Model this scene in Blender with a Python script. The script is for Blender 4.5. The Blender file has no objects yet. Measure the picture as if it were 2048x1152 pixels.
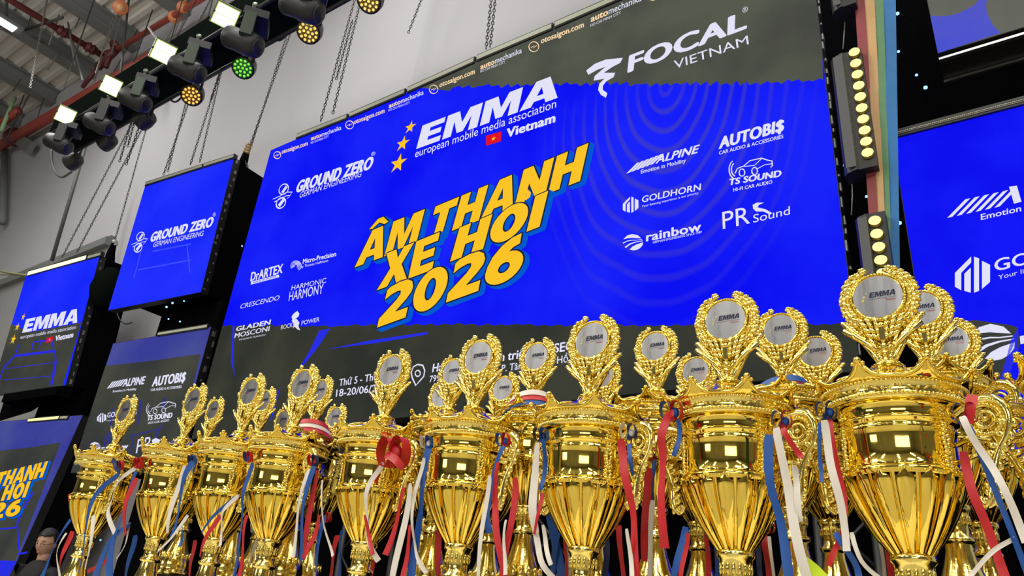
import bpy, bmesh, math, random
from mathutils import Vector, Matrix
R_=math.radians; rnd=random.Random(7)
sc=bpy.context.scene; C=sc.collection
# ---------------- camera ----------------
F=1457.0; EYE=1.25                      # focal length in pixels of the 2048 frame; eye height above the floor
def _n(v): return v.normalized()
_up=_n(Vector((307,-3159,F))); _h=Vector((-2186,460,F)); _xl=_n(_h-_up*_h.dot(_up))
CX=-_xl; CY=_up.cross(CX); CZ=_up       # world axes written in camera axes (x right, y down, z forward)
def ray(px,py):
    v=Vector((px-1024,py-576,F)); return Vector((CX.dot(v),CY.dot(v),CZ.dot(v)))
E0=Vector((0,0,EYE))
def PY(px,py,Y): r=ray(px,py); return E0+r*(Y/r.y)
def PX(px,py,X): r=ray(px,py); return E0+r*(X/r.x)
def PZ(px,py,z): r=ray(px,py); return E0+r*((z-EYE)/r.z)
def depth(p): q=p-E0; return CX.z*q.x+CY.z*q.y+CZ.z*q.z
cam=bpy.data.cameras.new('camera'); co=bpy.data.objects.new('camera',cam); C.objects.link(co)
cam.sensor_width=36; cam.lens=F/2048*36; cam.clip_start=.05; cam.clip_end=200
M=Matrix(((CX.x,-CX.y,-CX.z),(CY.x,-CY.y,-CY.z),(CZ.x,-CZ.y,-CZ.z))).to_4x4(); M.translation=E0
co.matrix_world=M; sc.camera=co
# ---------------- world, lights, exposure ----------------
vs=sc.view_settings; vs.view_transform='Standard'; vs.look='None'; vs.exposure=0.0; vs.gamma=1; vs.use_curve_mapping=False
w=bpy.data.worlds.new('hall_air'); sc.world=w; w.use_nodes=True
w.node_tree.nodes['Background'].inputs[0].default_value=(.62,.66,.74,1); w.node_tree.nodes['Background'].inputs[1].default_value=.10
def area(name,loc,sx,sy,power,col=(1,.98,.93),rot=(0,0,0),target=None):
    l=bpy.data.lights.new(name,'AREA'); l.shape='RECTANGLE'; l.size=sx; l.size_y=sy; l.energy=power; l.color=col
    o=bpy.data.objects.new(name,l); C.objects.link(o); o.location=loc; o.rotation_euler=rot
    if target is not None: o.rotation_euler=(Vector(target)-Vector(loc)).to_track_quat('-Z','Y').to_euler()
    return o
for i in range(4):
    for j in range(3):
        area('hall_strip_lamp',(-13+7*i,1.5-6*j,10.6),.35,4.2,200)
area('hall_window_light',(4,-13,4.5),7,2.2,230,(.95,.98,1),target=(-1,0,2))
area('hall_window_light',(-11,-12,3.6),4,2.0,160,(1,.96,.88),target=(-3,0,2))
area('added_ceiling_fill',(-10,-4,8.8),6,3,700,rot=(math.pi,0,0))  # added fill aimed upward to brighten the roof, not a fixture of the hall
area('stage_wash',(2.5,-3.0,6.5),1.2,.7,95,(1,.94,.8),target=(-1,1.1,1.5))
area('stage_wash',(-4.5,-2.5,6.5),1.2,.7,95,(1,.94,.8),target=(-1,1.1,1.5))
# ---------------- materials ----------------
MATS={}
def mat(name,col,rough=.5,metal=0,emit=0,bump=None,noise=None,aniso=0,spec=None):
    if name in MATS: return MATS[name]
    m=bpy.data.materials.new(name); m.use_nodes=True; nt=m.node_tree; b=nt.nodes['Principled BSDF']
    b.inputs['Base Color'].default_value=(*col,1); b.inputs['Roughness'].default_value=rough; b.inputs['Metallic'].default_value=metal
    if spec is not None: b.inputs['Specular IOR Level'].default_value=spec
    if emit: b.inputs['Emission Color'].default_value=(*col,1); b.inputs['Emission Strength'].default_value=emit
    tc=nt.nodes.new('ShaderNodeTexCoord')
    if noise:
        sc_,amt=noise; n=nt.nodes.new('ShaderNodeTexNoise'); n.inputs['Scale'].default_value=sc_; n.inputs['Detail'].default_value=4
        mx=nt.nodes.new('ShaderNodeMix'); mx.data_type='RGBA'; mx.inputs[6].default_value=(*[c*(1-amt) for c in col],1); mx.inputs[7].default_value=(*[min(1,c*(1+amt)) for c in col],1)
        nt.links.new(tc.outputs['Object'],n.inputs['Vector']); nt.links.new(n.outputs['Fac'],mx.inputs[0]); nt.links.new(mx.outputs[2],b.inputs['Base Color'])
    if bump:
        kind,s,st,dist=bump
        if kind=='vor': t=nt.nodes.new('ShaderNodeTexVoronoi'); t.inputs['Scale'].default_value=s; out=t.outputs['Distance']
        elif kind=='wave': t=nt.nodes.new('ShaderNodeTexWave'); t.inputs['Scale'].default_value=s; t.bands_direction='X'; out=t.outputs['Fac']
        else: t=nt.nodes.new('ShaderNodeTexNoise'); t.inputs['Scale'].default_value=s; t.inputs['Detail'].default_value=3; out=t.outputs['Fac']
        bp=nt.nodes.new('ShaderNodeBump'); bp.inputs['Strength'].default_value=st; bp.inputs['Distance'].default_value=dist
        nt.links.new(tc.outputs['Object'],t.inputs['Vector']); nt.links.new(out,bp.inputs['Height']); nt.links.new(bp.outputs['Normal'],b.inputs['Normal'])
    MATS[name]=m; return m
def s2l(c): return tuple(((x/255)/12.92 if x/255<=.04045 else (((x/255)+.055)/1.055)**2.4) for x in c)
def emi(name,rgb,st=1.0):                # self-lit pixel of a screen or lamp, rgb given 0..255
    if name in MATS: return MATS[name]
    m=bpy.data.materials.new(name); m.use_nodes=True; nt=m.node_tree; b=nt.nodes['Principled BSDF']
    c=s2l(rgb); b.inputs['Base Color'].default_value=(.002,.002,.002,1); b.inputs['Roughness'].default_value=.6; b.inputs['Specular IOR Level'].default_value=0
    b.inputs['Emission Color'].default_value=(*c,1); b.inputs['Emission Strength'].default_value=st
    MATS[name]=m; return m
def screen_mat(name,a,bcol,scale=1.2,moire=None):
    m=emi(name,a); nt=m.node_tree; b=nt.nodes['Principled BSDF']
    tc=nt.nodes.new('ShaderNodeTexCoord'); n=nt.nodes.new('ShaderNodeTexNoise'); n.inputs['Scale'].default_value=scale; n.inputs['Detail'].default_value=5
    nt.links.new(tc.outputs['Object'],n.inputs['Vector'])
    r=nt.nodes.new('ShaderNodeMapRange'); r.inputs[1].default_value=.38; r.inputs[2].default_value=.62; nt.links.new(n.outputs['Fac'],r.inputs[0])
    mx=nt.nodes.new('ShaderNodeMix'); mx.data_type='RGBA'; mx.inputs[6].default_value=(*s2l(a),1); mx.inputs[7].default_value=(*s2l(bcol),1)
    nt.links.new(r.outputs[0],mx.inputs[0]); last=mx.outputs[2]
    if moire:
        (cx,cz,rad,col)=moire            # interference arcs that the LED grid shows around one spot of the panel
        mp=nt.nodes.new('ShaderNodeMapping'); mp.inputs['Location'].default_value=(-cx,0,-cz*0.55); mp.inputs['Scale'].default_value=(1,0,.55)
        nt.links.new(tc.outputs['Object'],mp.inputs['Vector'])
        wv=nt.nodes.new('ShaderNodeTexWave'); wv.wave_type='RINGS'; wv.rings_direction='SPHERICAL'; wv.inputs['Scale'].default_value=3.4; wv.inputs['Distortion'].default_value=3.2; wv.inputs['Detail'].default_value=1; wv.inputs['Detail Scale'].default_value=.6
        nt.links.new(mp.outputs[0],wv.inputs['Vector'])
        r2=nt.nodes.new('ShaderNodeMapRange'); r2.inputs[1].default_value=.62; r2.inputs[2].default_value=1; nt.links.new(wv.outputs['Fac'],r2.inputs[0])
        ln=nt.nodes.new('ShaderNodeVectorMath'); ln.operation='LENGTH'; nt.links.new(mp.outputs[0],ln.inputs[0])
        r3=nt.nodes.new('ShaderNodeMapRange'); r3.inputs[1].default_value=rad; r3.inputs[2].default_value=rad*.45; nt.links.new(ln.outputs['Value'],r3.inputs[0])
        sx=nt.nodes.new('ShaderNodeSeparateXYZ'); nt.links.new(mp.outputs[0],sx.inputs[0]); r4=nt.nodes.new('ShaderNodeMapRange'); r4.inputs[1].default_value=.12; r4.inputs[2].default_value=-.10; nt.links.new(sx.outputs['Z'],r4.inputs[0])
        mz=nt.nodes.new('ShaderNodeMath'); mz.operation='MULTIPLY'; nt.links.new(r3.outputs[0],mz.inputs[0]); nt.links.new(r4.outputs[0],mz.inputs[1]); r3=mz
        mu=nt.nodes.new('ShaderNodeMath'); mu.operation='MULTIPLY'; nt.links.new(r2.outputs[0],mu.inputs[0]); nt.links.new(r3.outputs[0],mu.inputs[1])
        mu2=nt.nodes.new('ShaderNodeMath'); mu2.operation='MULTIPLY'; mu2.inputs[1].default_value=.5; nt.links.new(mu.outputs[0],mu2.inputs[0])
        m2=nt.nodes.new('ShaderNodeMix'); m2.data_type='RGBA'; m2.inputs[7].default_value=(*s2l(col),1)
        nt.links.new(mu2.outputs[0],m2.inputs[0]); nt.links.new(last,m2.inputs[6]); last=m2.outputs[2]
    nt.links.new(last,b.inputs['Emission Color']); return m
GOLD=mat('polished gold',(1.0,.73,.13),.06,1,noise=(9,.05))
GOLD_R=mat('cast gold relief',(1.0,.76,.16),.13,1,bump=('vor',420,.6,.0015))
GOLD_B=mat('bright cast gold',(1.0,.82,.24),.13,1,bump=('noise',300,.22,.001))
SILVER=mat('brushed silver',(.66,.66,.68),.30,1)
def _brush(m):
    nt=m.node_tree; b=nt.nodes['Principled BSDF']; tc=nt.nodes.new('ShaderNodeTexCoord'); mp=nt.nodes.new('ShaderNodeMapping'); mp.inputs['Scale'].default_value=(70,1,5); n=nt.nodes.new('ShaderNodeTexNoise'); n.inputs['Scale'].default_value=1; n.inputs['Detail'].default_value=3
    r=nt.nodes.new('ShaderNodeMapRange'); r.inputs[3].default_value=.16; r.inputs[4].default_value=.46; nt.links.new(tc.outputs['Object'],mp.inputs[0]); nt.links.new(mp.outputs[0],n.inputs['Vector']); nt.links.new(n.outputs['Fac'],r.inputs[0]); nt.links.new(r.outputs[0],b.inputs['Roughness'])
    bp=nt.nodes.new('ShaderNodeBump'); bp.inputs['Strength'].default_value=.25; bp.inputs['Distance'].default_value=.002; nt.links.new(n.outputs['Fac'],bp.inputs['Height']); nt.links.new(bp.outputs['Normal'],b.inputs['Normal'])
_brush(SILVER)
INK=mat('dark navy ink',(.012,.014,.05),.5); INKR=mat('red ink',(.6,.08,.1),.5); INKY=mat('pale yellow ink',(.75,.6,.2),.5)
BLACK=mat('black powder coat',(.012,.012,.013),.45); CLOTHB=mat('black stage cloth',(.004,.004,.005),.9,bump=('noise',30,.4,.02),spec=0)
FABG=mat('dark truss cover',(.006,.009,.008),.8,noise=(2,.4),bump=('noise',6,.5,.03),spec=0)
WALLM=mat('painted hall wall',(.52,.51,.55),.8,noise=(.35,.10)); WALLG=mat('grey lower wall',(.36,.37,.38),.8,noise=(.5,.08))
DECK=mat('roof deck metal',(.66,.64,.60),.7,noise=(.8,.08)); STEEL=mat('grey painted steel',(.20,.21,.21),.6,noise=(1.5,.15))
DARKST=mat('dark steel edge',(.03,.035,.035),.6); REDP=mat('red sprinkler pipe',(.40,.075,.055),.4,noise=(4,.2)); REDD=mat('dark red fitting',(.13,.025,.03),.5)
ORG=mat('orange hoist',(.75,.24,.10),.4,noise=(10,.2)); CHAIN=mat('oiled chain steel',(.10,.095,.085),.45,.6); ZINC=mat('zinc chain',(.35,.34,.31),.4,.8)
LBAR=mat('unlit light bar diffuser',(.46,.48,.38),.5,noise=(20,.1)); FLOORM=mat('concrete floor',(.42,.38,.30),.5,noise=(1.2,.15)); TCLOTH=mat('white table cloth',(.75,.70,.58),.8,bump=('noise',8,.3,.01))
GREENM=mat('moving head shell',(.03,.05,.03),.4,noise=(8,.4)); GREYC=mat('speaker grey side',(.075,.075,.08),.5)
RIB={'b':mat('blue satin ribbon',(.008,.075,.33),.42,bump=('wave',900,.15,.0005),noise=(60,.15)),'r':mat('red satin ribbon',(.52,.012,.016),.42,bump=('wave',900,.15,.0005),noise=(60,.2)),
     'w':mat('white satin ribbon',(.74,.68,.60),.45,bump=('wave',900,.15,.0005),noise=(60,.08)),'n':mat('navy satin ribbon',(.01,.02,.09),.45),'y':mat('neon yellow ribbon',(.72,.95,.03),.5)}
SKIN=mat('skin',(.50,.28,.19),.5,noise=(30,.1)); HAIR=mat('black hair',(.008,.007,.007),.4,bump=('wave',80,.4,.004)); JACK=mat('black jacket',(.008,.008,.01),.8,bump=('noise',20,.3,.01)); LIP=mat('lips',(.38,.10,.09),.5); TROU=mat('dark trousers',(.012,.013,.02),.8)
WHT=emi('screen white',(226,226,248)); PALE=emi('screen pale orange',(250,216,170)); YEL=emi('screen yellow',(250,196,38)); BLU2=emi('screen mid blue',(4,88,206)); DKB=emi('screen outline navy',(24,30,62)); REDS=emi('screen red',(222,18,38)); SBLUE=emi('screen streak blue',(38,44,226)); SDIM=emi('screen dim blue',(48,52,130))
# ---------------- mesh helpers ----------------
class MB:
    def __init__(s): s.v=[]; s.f=[]; s.sm=[]
    def add(s,vs_,fs,smooth=False):
        o=len(s.v); s.v+= [tuple(v) for v in vs_]; s.f+=[tuple(i+o for i in f) for f in fs]; s.sm+=[smooth]*len(fs)
    def box(s,lo,hi):
        (a,b,c),(d,e,f)=lo,hi
        s.add([(a,b,c),(d,b,c),(d,e,c),(a,e,c),(a,b,f),(d,b,f),(d,e,f),(a,e,f)],[(0,3,2,1),(4,5,6,7),(0,1,5,4),(1,2,6,5),(2,3,7,6),(3,0,4,7)])
    def obox(s,c,ax,ay,az):              # oriented box, half-axis vectors
        c=Vector(c); vs_=[c+ax*i+ay*j+az*k for k in(-1,1) for j in(-1,1) for i in(-1,1)]
        s.add(vs_,[(0,2,3,1),(4,5,7,6),(0,1,5,4),(1,3,7,5),(3,2,6,7),(2,0,4,6)])
    def tube(s,pts,r,n=8,cap=True,smooth=True,closed=False):
        pts=[Vector(p) for p in pts]; rr=r if isinstance(r,(list,tuple)) else [r]*len(pts); N=len(pts); vs_=[]; up=None
        for i,p in enumerate(pts):
            t=(pts[(i+1)%N]-pts[i-1]) if closed else (pts[min(i+1,N-1)]-pts[max(i-1,0)])
            t=t.normalized() if t.length>1e-9 else Vector((0,0,1))
            if up is None: up=Vector((0,0,1)) if abs(t.z)<.9 else Vector((0,1,0))
            u=(up-t*up.dot(t))
            u=u.normalized() if u.length>1e-6 else t.orthogonal().normalized()
            up=u; v=t.cross(u)
            vs_+=[p+(u*math.cos(2*math.pi*k/n)+v*math.sin(2*math.pi*k/n))*rr[i] for k in range(n)]
        fs=[]
        for i in range(N if closed else N-1):
            a=i*n; b=((i+1)%N)*n
            fs+=[(a+k,a+(k+1)%n,b+(k+1)%n,b+k) for k in range(n)]
        if cap and not closed: fs+=[tuple(range(n))[::-1],tuple((N-1)*n+k for k in range(n))]
        s.add(vs_,fs,smooth)
    def lathe(s,prof,n=48,cx=0,cy=0,smooth=True,cap=False):
        vs_=[(cx+r*math.cos(2*math.pi*k/n),cy+r*math.sin(2*math.pi*k/n),z) for r,z in prof for k in range(n)]
        fs=[(i*n+k,i*n+(k+1)%n,(i+1)*n+(k+1)%n,(i+1)*n+k) for i in range(len(prof)-1) for k in range(n)]
        if cap: fs+=[tuple(range(n))[::-1],tuple((len(prof)-1)*n+k for k in range(n))]
        s.add(vs_,fs,smooth)
    def blob(s,c,ax,ay,az,tmpl=None):
        T=tmpl or ICO; c=Vector(c); s.add([c+ax*v[0]+ay*v[1]+az*v[2] for v in T[0]],T[1],True)
    def sph(s,c,r,tmpl=None): s.blob(c,Vector((r,0,0)),Vector((0,r,0)),Vector((0,0,r)),tmpl)
    def mesh(s,name,m):
        me=bpy.data.meshes.new(name); me.from_pydata(s.v,[],s.f); me.polygons.foreach_set('use_smooth',s.sm); me.materials.append(m); me.update(); return me
def _ico(sub):
    b=bmesh.new(); bmesh.ops.create_icosphere(b,subdivisions=sub,radius=1); b.verts.index_update()
    r=([tuple(v.co) for v in b.verts],[tuple(v.index for v in f.verts) for f in b.faces]); b.free(); return r
ICO=_ico(1); ICO2=_ico(2)
def link(name,me,parent=None,loc=None):
    o=bpy.data.objects.new(name,me); C.objects.link(o)
    if parent is not None: o.parent=parent
    if loc is not None: o.location=loc
    return o
def tag(o,label=None,cat=None,group=None,kind=None):
    if label: o['label']=label
    if cat: o['category']=cat
    if group: o['group']=group
    if kind: o['kind']=kind
    return o
def thing(name,loc,label,cat,group=None):
    o=bpy.data.objects.new(name,None); C.objects.link(o); o.location=loc; o.empty_display_size=.1; return tag(o,label,cat,group)
def wloc(o):
    v=Vector((0,0,0))
    while o is not None: v+=o.location; o=o.parent
    return v
def part(name,mb,m,parent,label=None,kind=None):    # mb in world coordinates; parents are never rotated here
    off=wloc(parent); mb.v=[(x-off.x,y-off.y,z-off.z) for x,y,z in mb.v]
    o=link(name,mb.mesh(name,m),parent); return tag(o,label,kind=kind)
def single(name,mb,m,label,cat,group=None,kind=None):
    n=len(mb.v); bx=[sum(v[i] for v in mb.v)/n for i in range(2)]+[min(v[2] for v in mb.v)]
    mb.v=[(x-bx[0],y-bx[1],z-bx[2]) for x,y,z in mb.v]
    return tag(link(name,mb.mesh(name,m),None,bx),label,cat,group,kind)
def struct(name,mb,m): o=link(name,mb.mesh(name,m)); o['kind']='structure'; return o
# ---------------- room shell ----------------
WY=5.2; CH=EYE+11.26                      # wall distance and underside of the roof beams
mb=MB(); mb.box((-34,-16,-.1),(14,WY+.3,0)); struct('floor',mb,FLOORM)
mb=MB(); mb.box((-34,WY,0),(14,WY+.3,CH+.6)); wall=struct('wall_back',mb,WALLM)
mb=MB(); mb.box((-34.3,-16,0),(-34,WY+.3,CH+.6)); struct('wall_left',mb,WALLM)
FARW=mat('far hall wall',(.16,.155,.15),.8,noise=(.4,.4))
mb=MB(); mb.box((-34,-16.3,0),(14,-16,CH+.6)); struct('wall_front',mb,FARW)
mb=MB(); mb.box((14,-16,0),(14.3,WY+.3,CH+.6)); struct('wall_right',mb,FARW)
# lower grey wall cladding panels and the ledge above them
zl=EYE+1.09*WY
for i in range(11):
    mb=MB(); mb.box((-33.9+i*1.9,WY-.05,0),(-33.9+i*1.9+1.885,WY-.001,zl-.12)); p=part('panel',mb,WALLG,wall)
mb=MB(); mb.box((-34,WY-.16,zl-.13),(-13,WY-.001,zl+.02)); mb.box((-34,WY-.10,zl+.02),(-13,WY-.001,zl+.07)); struct('trim_1',mb,STEEL)
# roof deck: trapezoid ribs running across the beams
mb=MB(); x0,x1=-34,14; zr=CH+.40; k=0; y=-16.0; vs_=[];
prof=[]
while y<WY+.3:
    prof+=[(y,zr),(y+.10,zr),(y+.14,zr+.05),(y+.30,zr+.05)]; y+=.34
for yy,zz in prof: vs_+=[(x0,yy,zz),(x1,yy,zz)]
mb.add(vs_,[(2*i,2*i+2,2*i+3,2*i+1) for i in range(len(prof)-1)])
mb.box((x0,-16,zr+.12),(x1,WY+.3,zr+.2)); ceil=struct('ceiling',mb,DECK)
for i in range(8):
    X=(-4.53+.39*i)*WY; mb=MB(); mb.box((X-.17,-16,CH),(X+.17,WY-.02,CH+.03)); mb.box((X-.03,-16,CH+.03),(X+.03,WY-.02,CH+.37)); mb.box((X-.17,-16,CH+.37),(X+.17,WY-.02,CH+.40)); part('beam',mb,STEEL,ceil)
for X0,Y0,X1,Y1 in ((-19.4,2.2,-17.4,3.2),(-17.4,3.2,-15.4,2.4),(-21.5,1.2,-19.4,2.2)):   # bracing between purlins
    mb=MB(); mb.tube([(X0,Y0,CH-.05),(X1,Y1,CH-.05)],.035,6); part('brace',mb,STEEL,ceil)
# ---------------- ceiling lamp, pipes ----------------
a=PZ(42,66,EYE+10.7); 
t=thing('ceiling_light',(a.x,a.y,a.z),'long bright fluorescent batten under the roof deck above the grey beam','lamp')
mb=MB(); mb.box((a.x-.13,a.y-2.3,a.z),(a.x+.13,a.y,a.z+.08)); part('housing',mb,STEEL,t)
mb=MB(); mb.box((a.x-.11,a.y-2.25,a.z-.03),(a.x+.11,a.y-.12,a.z)); part('diffuser',mb,emi('tube white',(240,250,255),2.2),t)
def pipe(name,pts,r,label,m=REDP,fit=()):
    t=thing(name,Vector(pts[0]),label,'pipe'); mb=MB(); mb.tube(pts,r,12); part('tube',mb,m,t)
    for f in fit:
        c=Vector(f[0]); mb=MB(); d=Vector(f[1]).normalized()*r*1.6; mb.tube([c-d,c+d],r*1.45,12); mb.tube([c-d*.5,c-d*.3],r*1.8,12); mb.tube([c+d*.3,c+d*.5],r*1.8,12); part('fitting',mb,REDD,t)
    return t
zp=EYE+10.8; a=PZ(20,0,zp); b=PZ(208,113,zp); dY=(a-b).normalized()
pipe('sprinkler_pipe',[b+dY*9,b],.068,'dark red pipe running toward the wall under the roof beams',mat('dark red pipe',(.17,.03,.03),.5,noise=(4,.2)),[(b+dY*.9,dY),(b+dY*.3,dY)])
a=PY(214,112,4.75); b=PY(345,33,4.75); b2=a+(b-a)*3
pipe('sprinkler_pipe',[a,b2],.062,'slim red pipe running along the wall from the dark red valve',REDP,[(a+(b-a)*.03,b-a)])
a=PY(-90,345,4.9); b=PY(192,180,4.9); b2=a+(b-a)*1.30
pipe('sprinkler_pipe',[a,b2],.13,'thick red pipe running along the wall behind the truss end',REDP,[(PY(28,274,4.9),b-a)])
a=PY(-20,262,4.6); b=PY(37,221,4.6)
pipe('sprinkler_pipe',[a,b],.10,'short red branch pipe with a cut end above the thick pipe',REDP)
c=PY(213,118,4.7); t=thing('sprinkler_valve',c,'dark red valve cluster where two pipes meet under the roof','valve')
mb=MB(); mb.tube([c+Vector((-.3,0,-.1)),c+Vector((.3,0,.1))],.09,12); part('body',mb,REDD,t)
mb=MB(); mb.tube([c+Vector((.15,0,-.3)),c+Vector((.15,0,.3))],.06,10); mb.tube([c+Vector((.15,-.02,.3)),c+Vector((.15,.02,.34))],.13,12); part('stem',mb,REDD,t)
mb=MB(); mb.tube([c+Vector((-.3,0,-.1)),c+Vector((-.75,0,-.5))],.045,8); part('branch',mb,REDD,t)
mb=MB(); a=PY(10,296,5.05); b=PY(5,445,5.05); mb.tube([a,b],.085,10); single('drain_pipe',mb,STEEL,'vertical grey pipe fixed to the wall below the red pipe','pipe')
a=PY(15,278,4.7); mb=MB(); mb.box((a.x-.1,4.0,a.z-.35),(a.x+.14,4.95,a.z-.05)); 
c1=PY(68,300,5.0); mb=MB(); mb.obox(PY(52,288,5.0),Vector((.55,0,-.30)),Vector((0,.06,0)),Vector((.07,0,.13))); single('pipe_bracket',mb,STEEL,'grey steel bracket holding the thick red pipe to the wall','bracket')
# ---------------- LED screens ----------------
def solve_quad(ps):
    r=[ray(*p) for p in ps]; A=Matrix((( -r[1].x, r[2].x,-r[3].x),(-r[1].y,r[2].y,-r[3].y),(-r[1].z,r[2].z,-r[3].z)))
    s=A.inverted()@(-r[0]); return [r[0]]+[r[i+1]*s[i] for i in range(3)]
class Screen:
    def __init__(s,ps,Y,label,m,thick=.11,vert=False):
        P=solve_quad(ps); k=Y/((P[0].y+P[1].y)/2); P=[p*k+E0 for p in P]; s.px=ps
        ex=((P[1]-P[0])+(P[2]-P[3])); ez=((P[0]-P[3])+(P[1]-P[2]))
        if vert: ex=Vector((ex.x,0,0)); ez=Vector((0,0,1))
        ex=ex.normalized(); ez=(ez-ex*ez.dot(ex)).normalized(); s.ex,s.ez=ex,ez; s.n=ex.cross(ez)  # n points to the hall
        if s.n.y>0: s.n=-s.n
        c=(P[0]+P[1]+P[2]+P[3])/4; s.w=((P[1]-P[0]).length+(P[2]-P[3]).length)/2; s.h=((P[0]-P[3]).length+(P[1]-P[2]).length)/2
        s.c=c; s.m=m; base=c-ez*s.h/2; s.t=thing('led_screen',base,label,'screen'); s.base=base
        mb=MB(); mb.obox(c-s.n*(.002+thick/2),ex*s.w/2,s.n*(thick/2),ez*s.h/2); part('cabinet',mb,BLACK,s.t)
        mb=MB(); mb.obox(c-s.n*.0008,ex*(s.w/2-.004),s.n*.0008,ez*(s.h/2-.004)); s.disp=part('display',mb,m,s.t); s.k=0
    def at(s,px,py,off=0.0):
        r=ray(px,py); q=s.c+s.n*off; tt=(q-E0).dot(s.n)/r.dot(s.n); return E0+r*tt
    def loc(s,px,py): d=s.at(px,py)-s.c; return d.dot(s.ex),d.dot(s.ez)
    def W(s,u,v,off): return s.c+s.ex*u+s.ez*v+s.n*off
    def poly(s,name,pts,m,lay=1,clip=False):
        q=[s.loc(*p) for p in pts]
        if clip:
            q=[(min(max(u,-s.w/2),s.w/2),min(max(v,-s.h/2),s.h/2)) for u,v in q]
        mb=MB(); mb.add([s.W(u,v,.0015*lay) for u,v in q],[tuple(range(len(q)))]); me=tri(mb)
        return s._sub(name,me,m)
    def _sub(s,name,mb,m): return part(name,mb,m,s.disp)
    def stroke(s,name,pts,wpx,m,lay=1,closed=False):
        q=[Vector(s.loc(*p)) for p in pts]; 
        a=s.at(*pts[0]); wd=wpx*depth(a)/F; mb=MB(); N=len(q); L=[]
        for i in range(N):
            d=(q[(i+1)%N]-q[i-1]) if closed else (q[min(i+1,N-1)]-q[max(i-1,0)])
            d=d.normalized() if d.length>1e-9 else Vector((1,0)); nn=Vector((-d.y,d.x))*wd/2; L.append((q[i]+nn,q[i]-nn))
        vs_=[]; 
        for a_,b_ in L: vs_+=[s.W(a_.x,a_.y,.0015*lay),s.W(b_.x,b_.y,.0015*lay)]
        fs=[(2*i,2*i+1,2*((i+1)%N)+1,2*((i+1)%N)) for i in range(N if closed else N-1)]
        mb.add(vs_,fs); return s._sub(name,mb,m)
    def text(s,st,p0,p1,pt,m,bold=0.0,lay=2,name='lettering',grow=0.0):
        vs0,fs0=glyphs(st,bold,grow) if bold<.5 else block(st,grow,bold>.9); a=Vector(s.loc(*p0)); b=Vector(s.loc(*p1)); c=Vector(s.loc(*pt)); u=b-a; v=c-a
        mb=MB(); mb.add([s.W(*(a+u*x+v*y),.0015*lay) for x,y in vs0],fs0); return s._sub(name,mb,m)
def tri(mb):
    b=bmesh.new(); vv=[b.verts.new(v) for v in mb.v]
    for f in mb.f: b.faces.new([vv[i] for i in f])
    b.normal_update()
    bmesh.ops.triangulate(b,faces=b.faces[:],ngon_method='EAR_CLIP'); b.verts.index_update(); o=MB(); o.add([tuple(v.co) for v in b.verts],[tuple(v.index for v in f.verts) for f in b.faces]); b.free(); return o
GC={}
def _raw(tx,sp,res=4):
    cu=bpy.data.curves.new('t','FONT'); cu.body=tx; cu.size=1; cu.space_character=sp; cu.resolution_u=res; cu.dimensions='2D'; cu.fill_mode='FRONT'
    o=bpy.data.objects.new('t',cu); C.objects.link(o); dg=bpy.context.evaluated_depsgraph_get(); me=o.evaluated_get(dg).to_mesh()
    v=[tuple(x.co) for x in me.vertices]; f=[tuple(p.vertices) for p in me.polygons]; o.evaluated_get(dg).to_mesh_clear(); bpy.data.objects.remove(o); bpy.data.curves.remove(cu); return v,f
def glyphs(st,bold=0.0,grow=0.0):
    """a word as flat faces: x runs 0..1 over its width, y runs 0..1 from baseline to cap height; heavier weights are thickened evenly"""
    key=(st,bold,grow)
    if key in GC: return GC[key]
    b=max(0,bold); hv,_=_raw('H',1); h=max(v[1] for v in hv); v,f=_raw(st,1+b*1.1); x0=min(q[0] for q in v)-b; x1=max(q[0] for q in v)+b
    y0=-b*.5; y1=h+b*.5; e=b+grow; ey=b*.5+grow; vs0=[]; fs0=[]
    offs=[(0,0)] if e<=0 else [(e,0),(-e,0),(0,ey),(0,-ey),(e*.7,ey*.7),(-e*.7,ey*.7),(e*.7,-ey*.7),(-e*.7,-ey*.7)]+([(e*.35,0),(-e*.35,0)] if e>.03 else [])
    for dx,dy in offs:
        o=len(vs0); vs0+=[((q[0]+dx-x0)/(x1-x0),(q[1]+dy-y0)/(y1-y0)) for q in v]; fs0+=[tuple(k+o for k in p) for p in f]
    GC[key]=(vs0,fs0); return GC[key]
def _ringg(cx,cy,rx,ry,ix,iy,n=26):
    return [[(cx+rx*math.cos(a),cy+ry*math.sin(a)),(cx+rx*math.cos(b_),cy+ry*math.sin(b_)),(cx+ix*math.cos(b_),cy+iy*math.sin(b_)),(cx+ix*math.cos(a),cy+iy*math.sin(a))] for a,b_ in [(2*math.pi*k/n,2*math.pi*(k+1)/n) for k in range(n)]]
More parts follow.
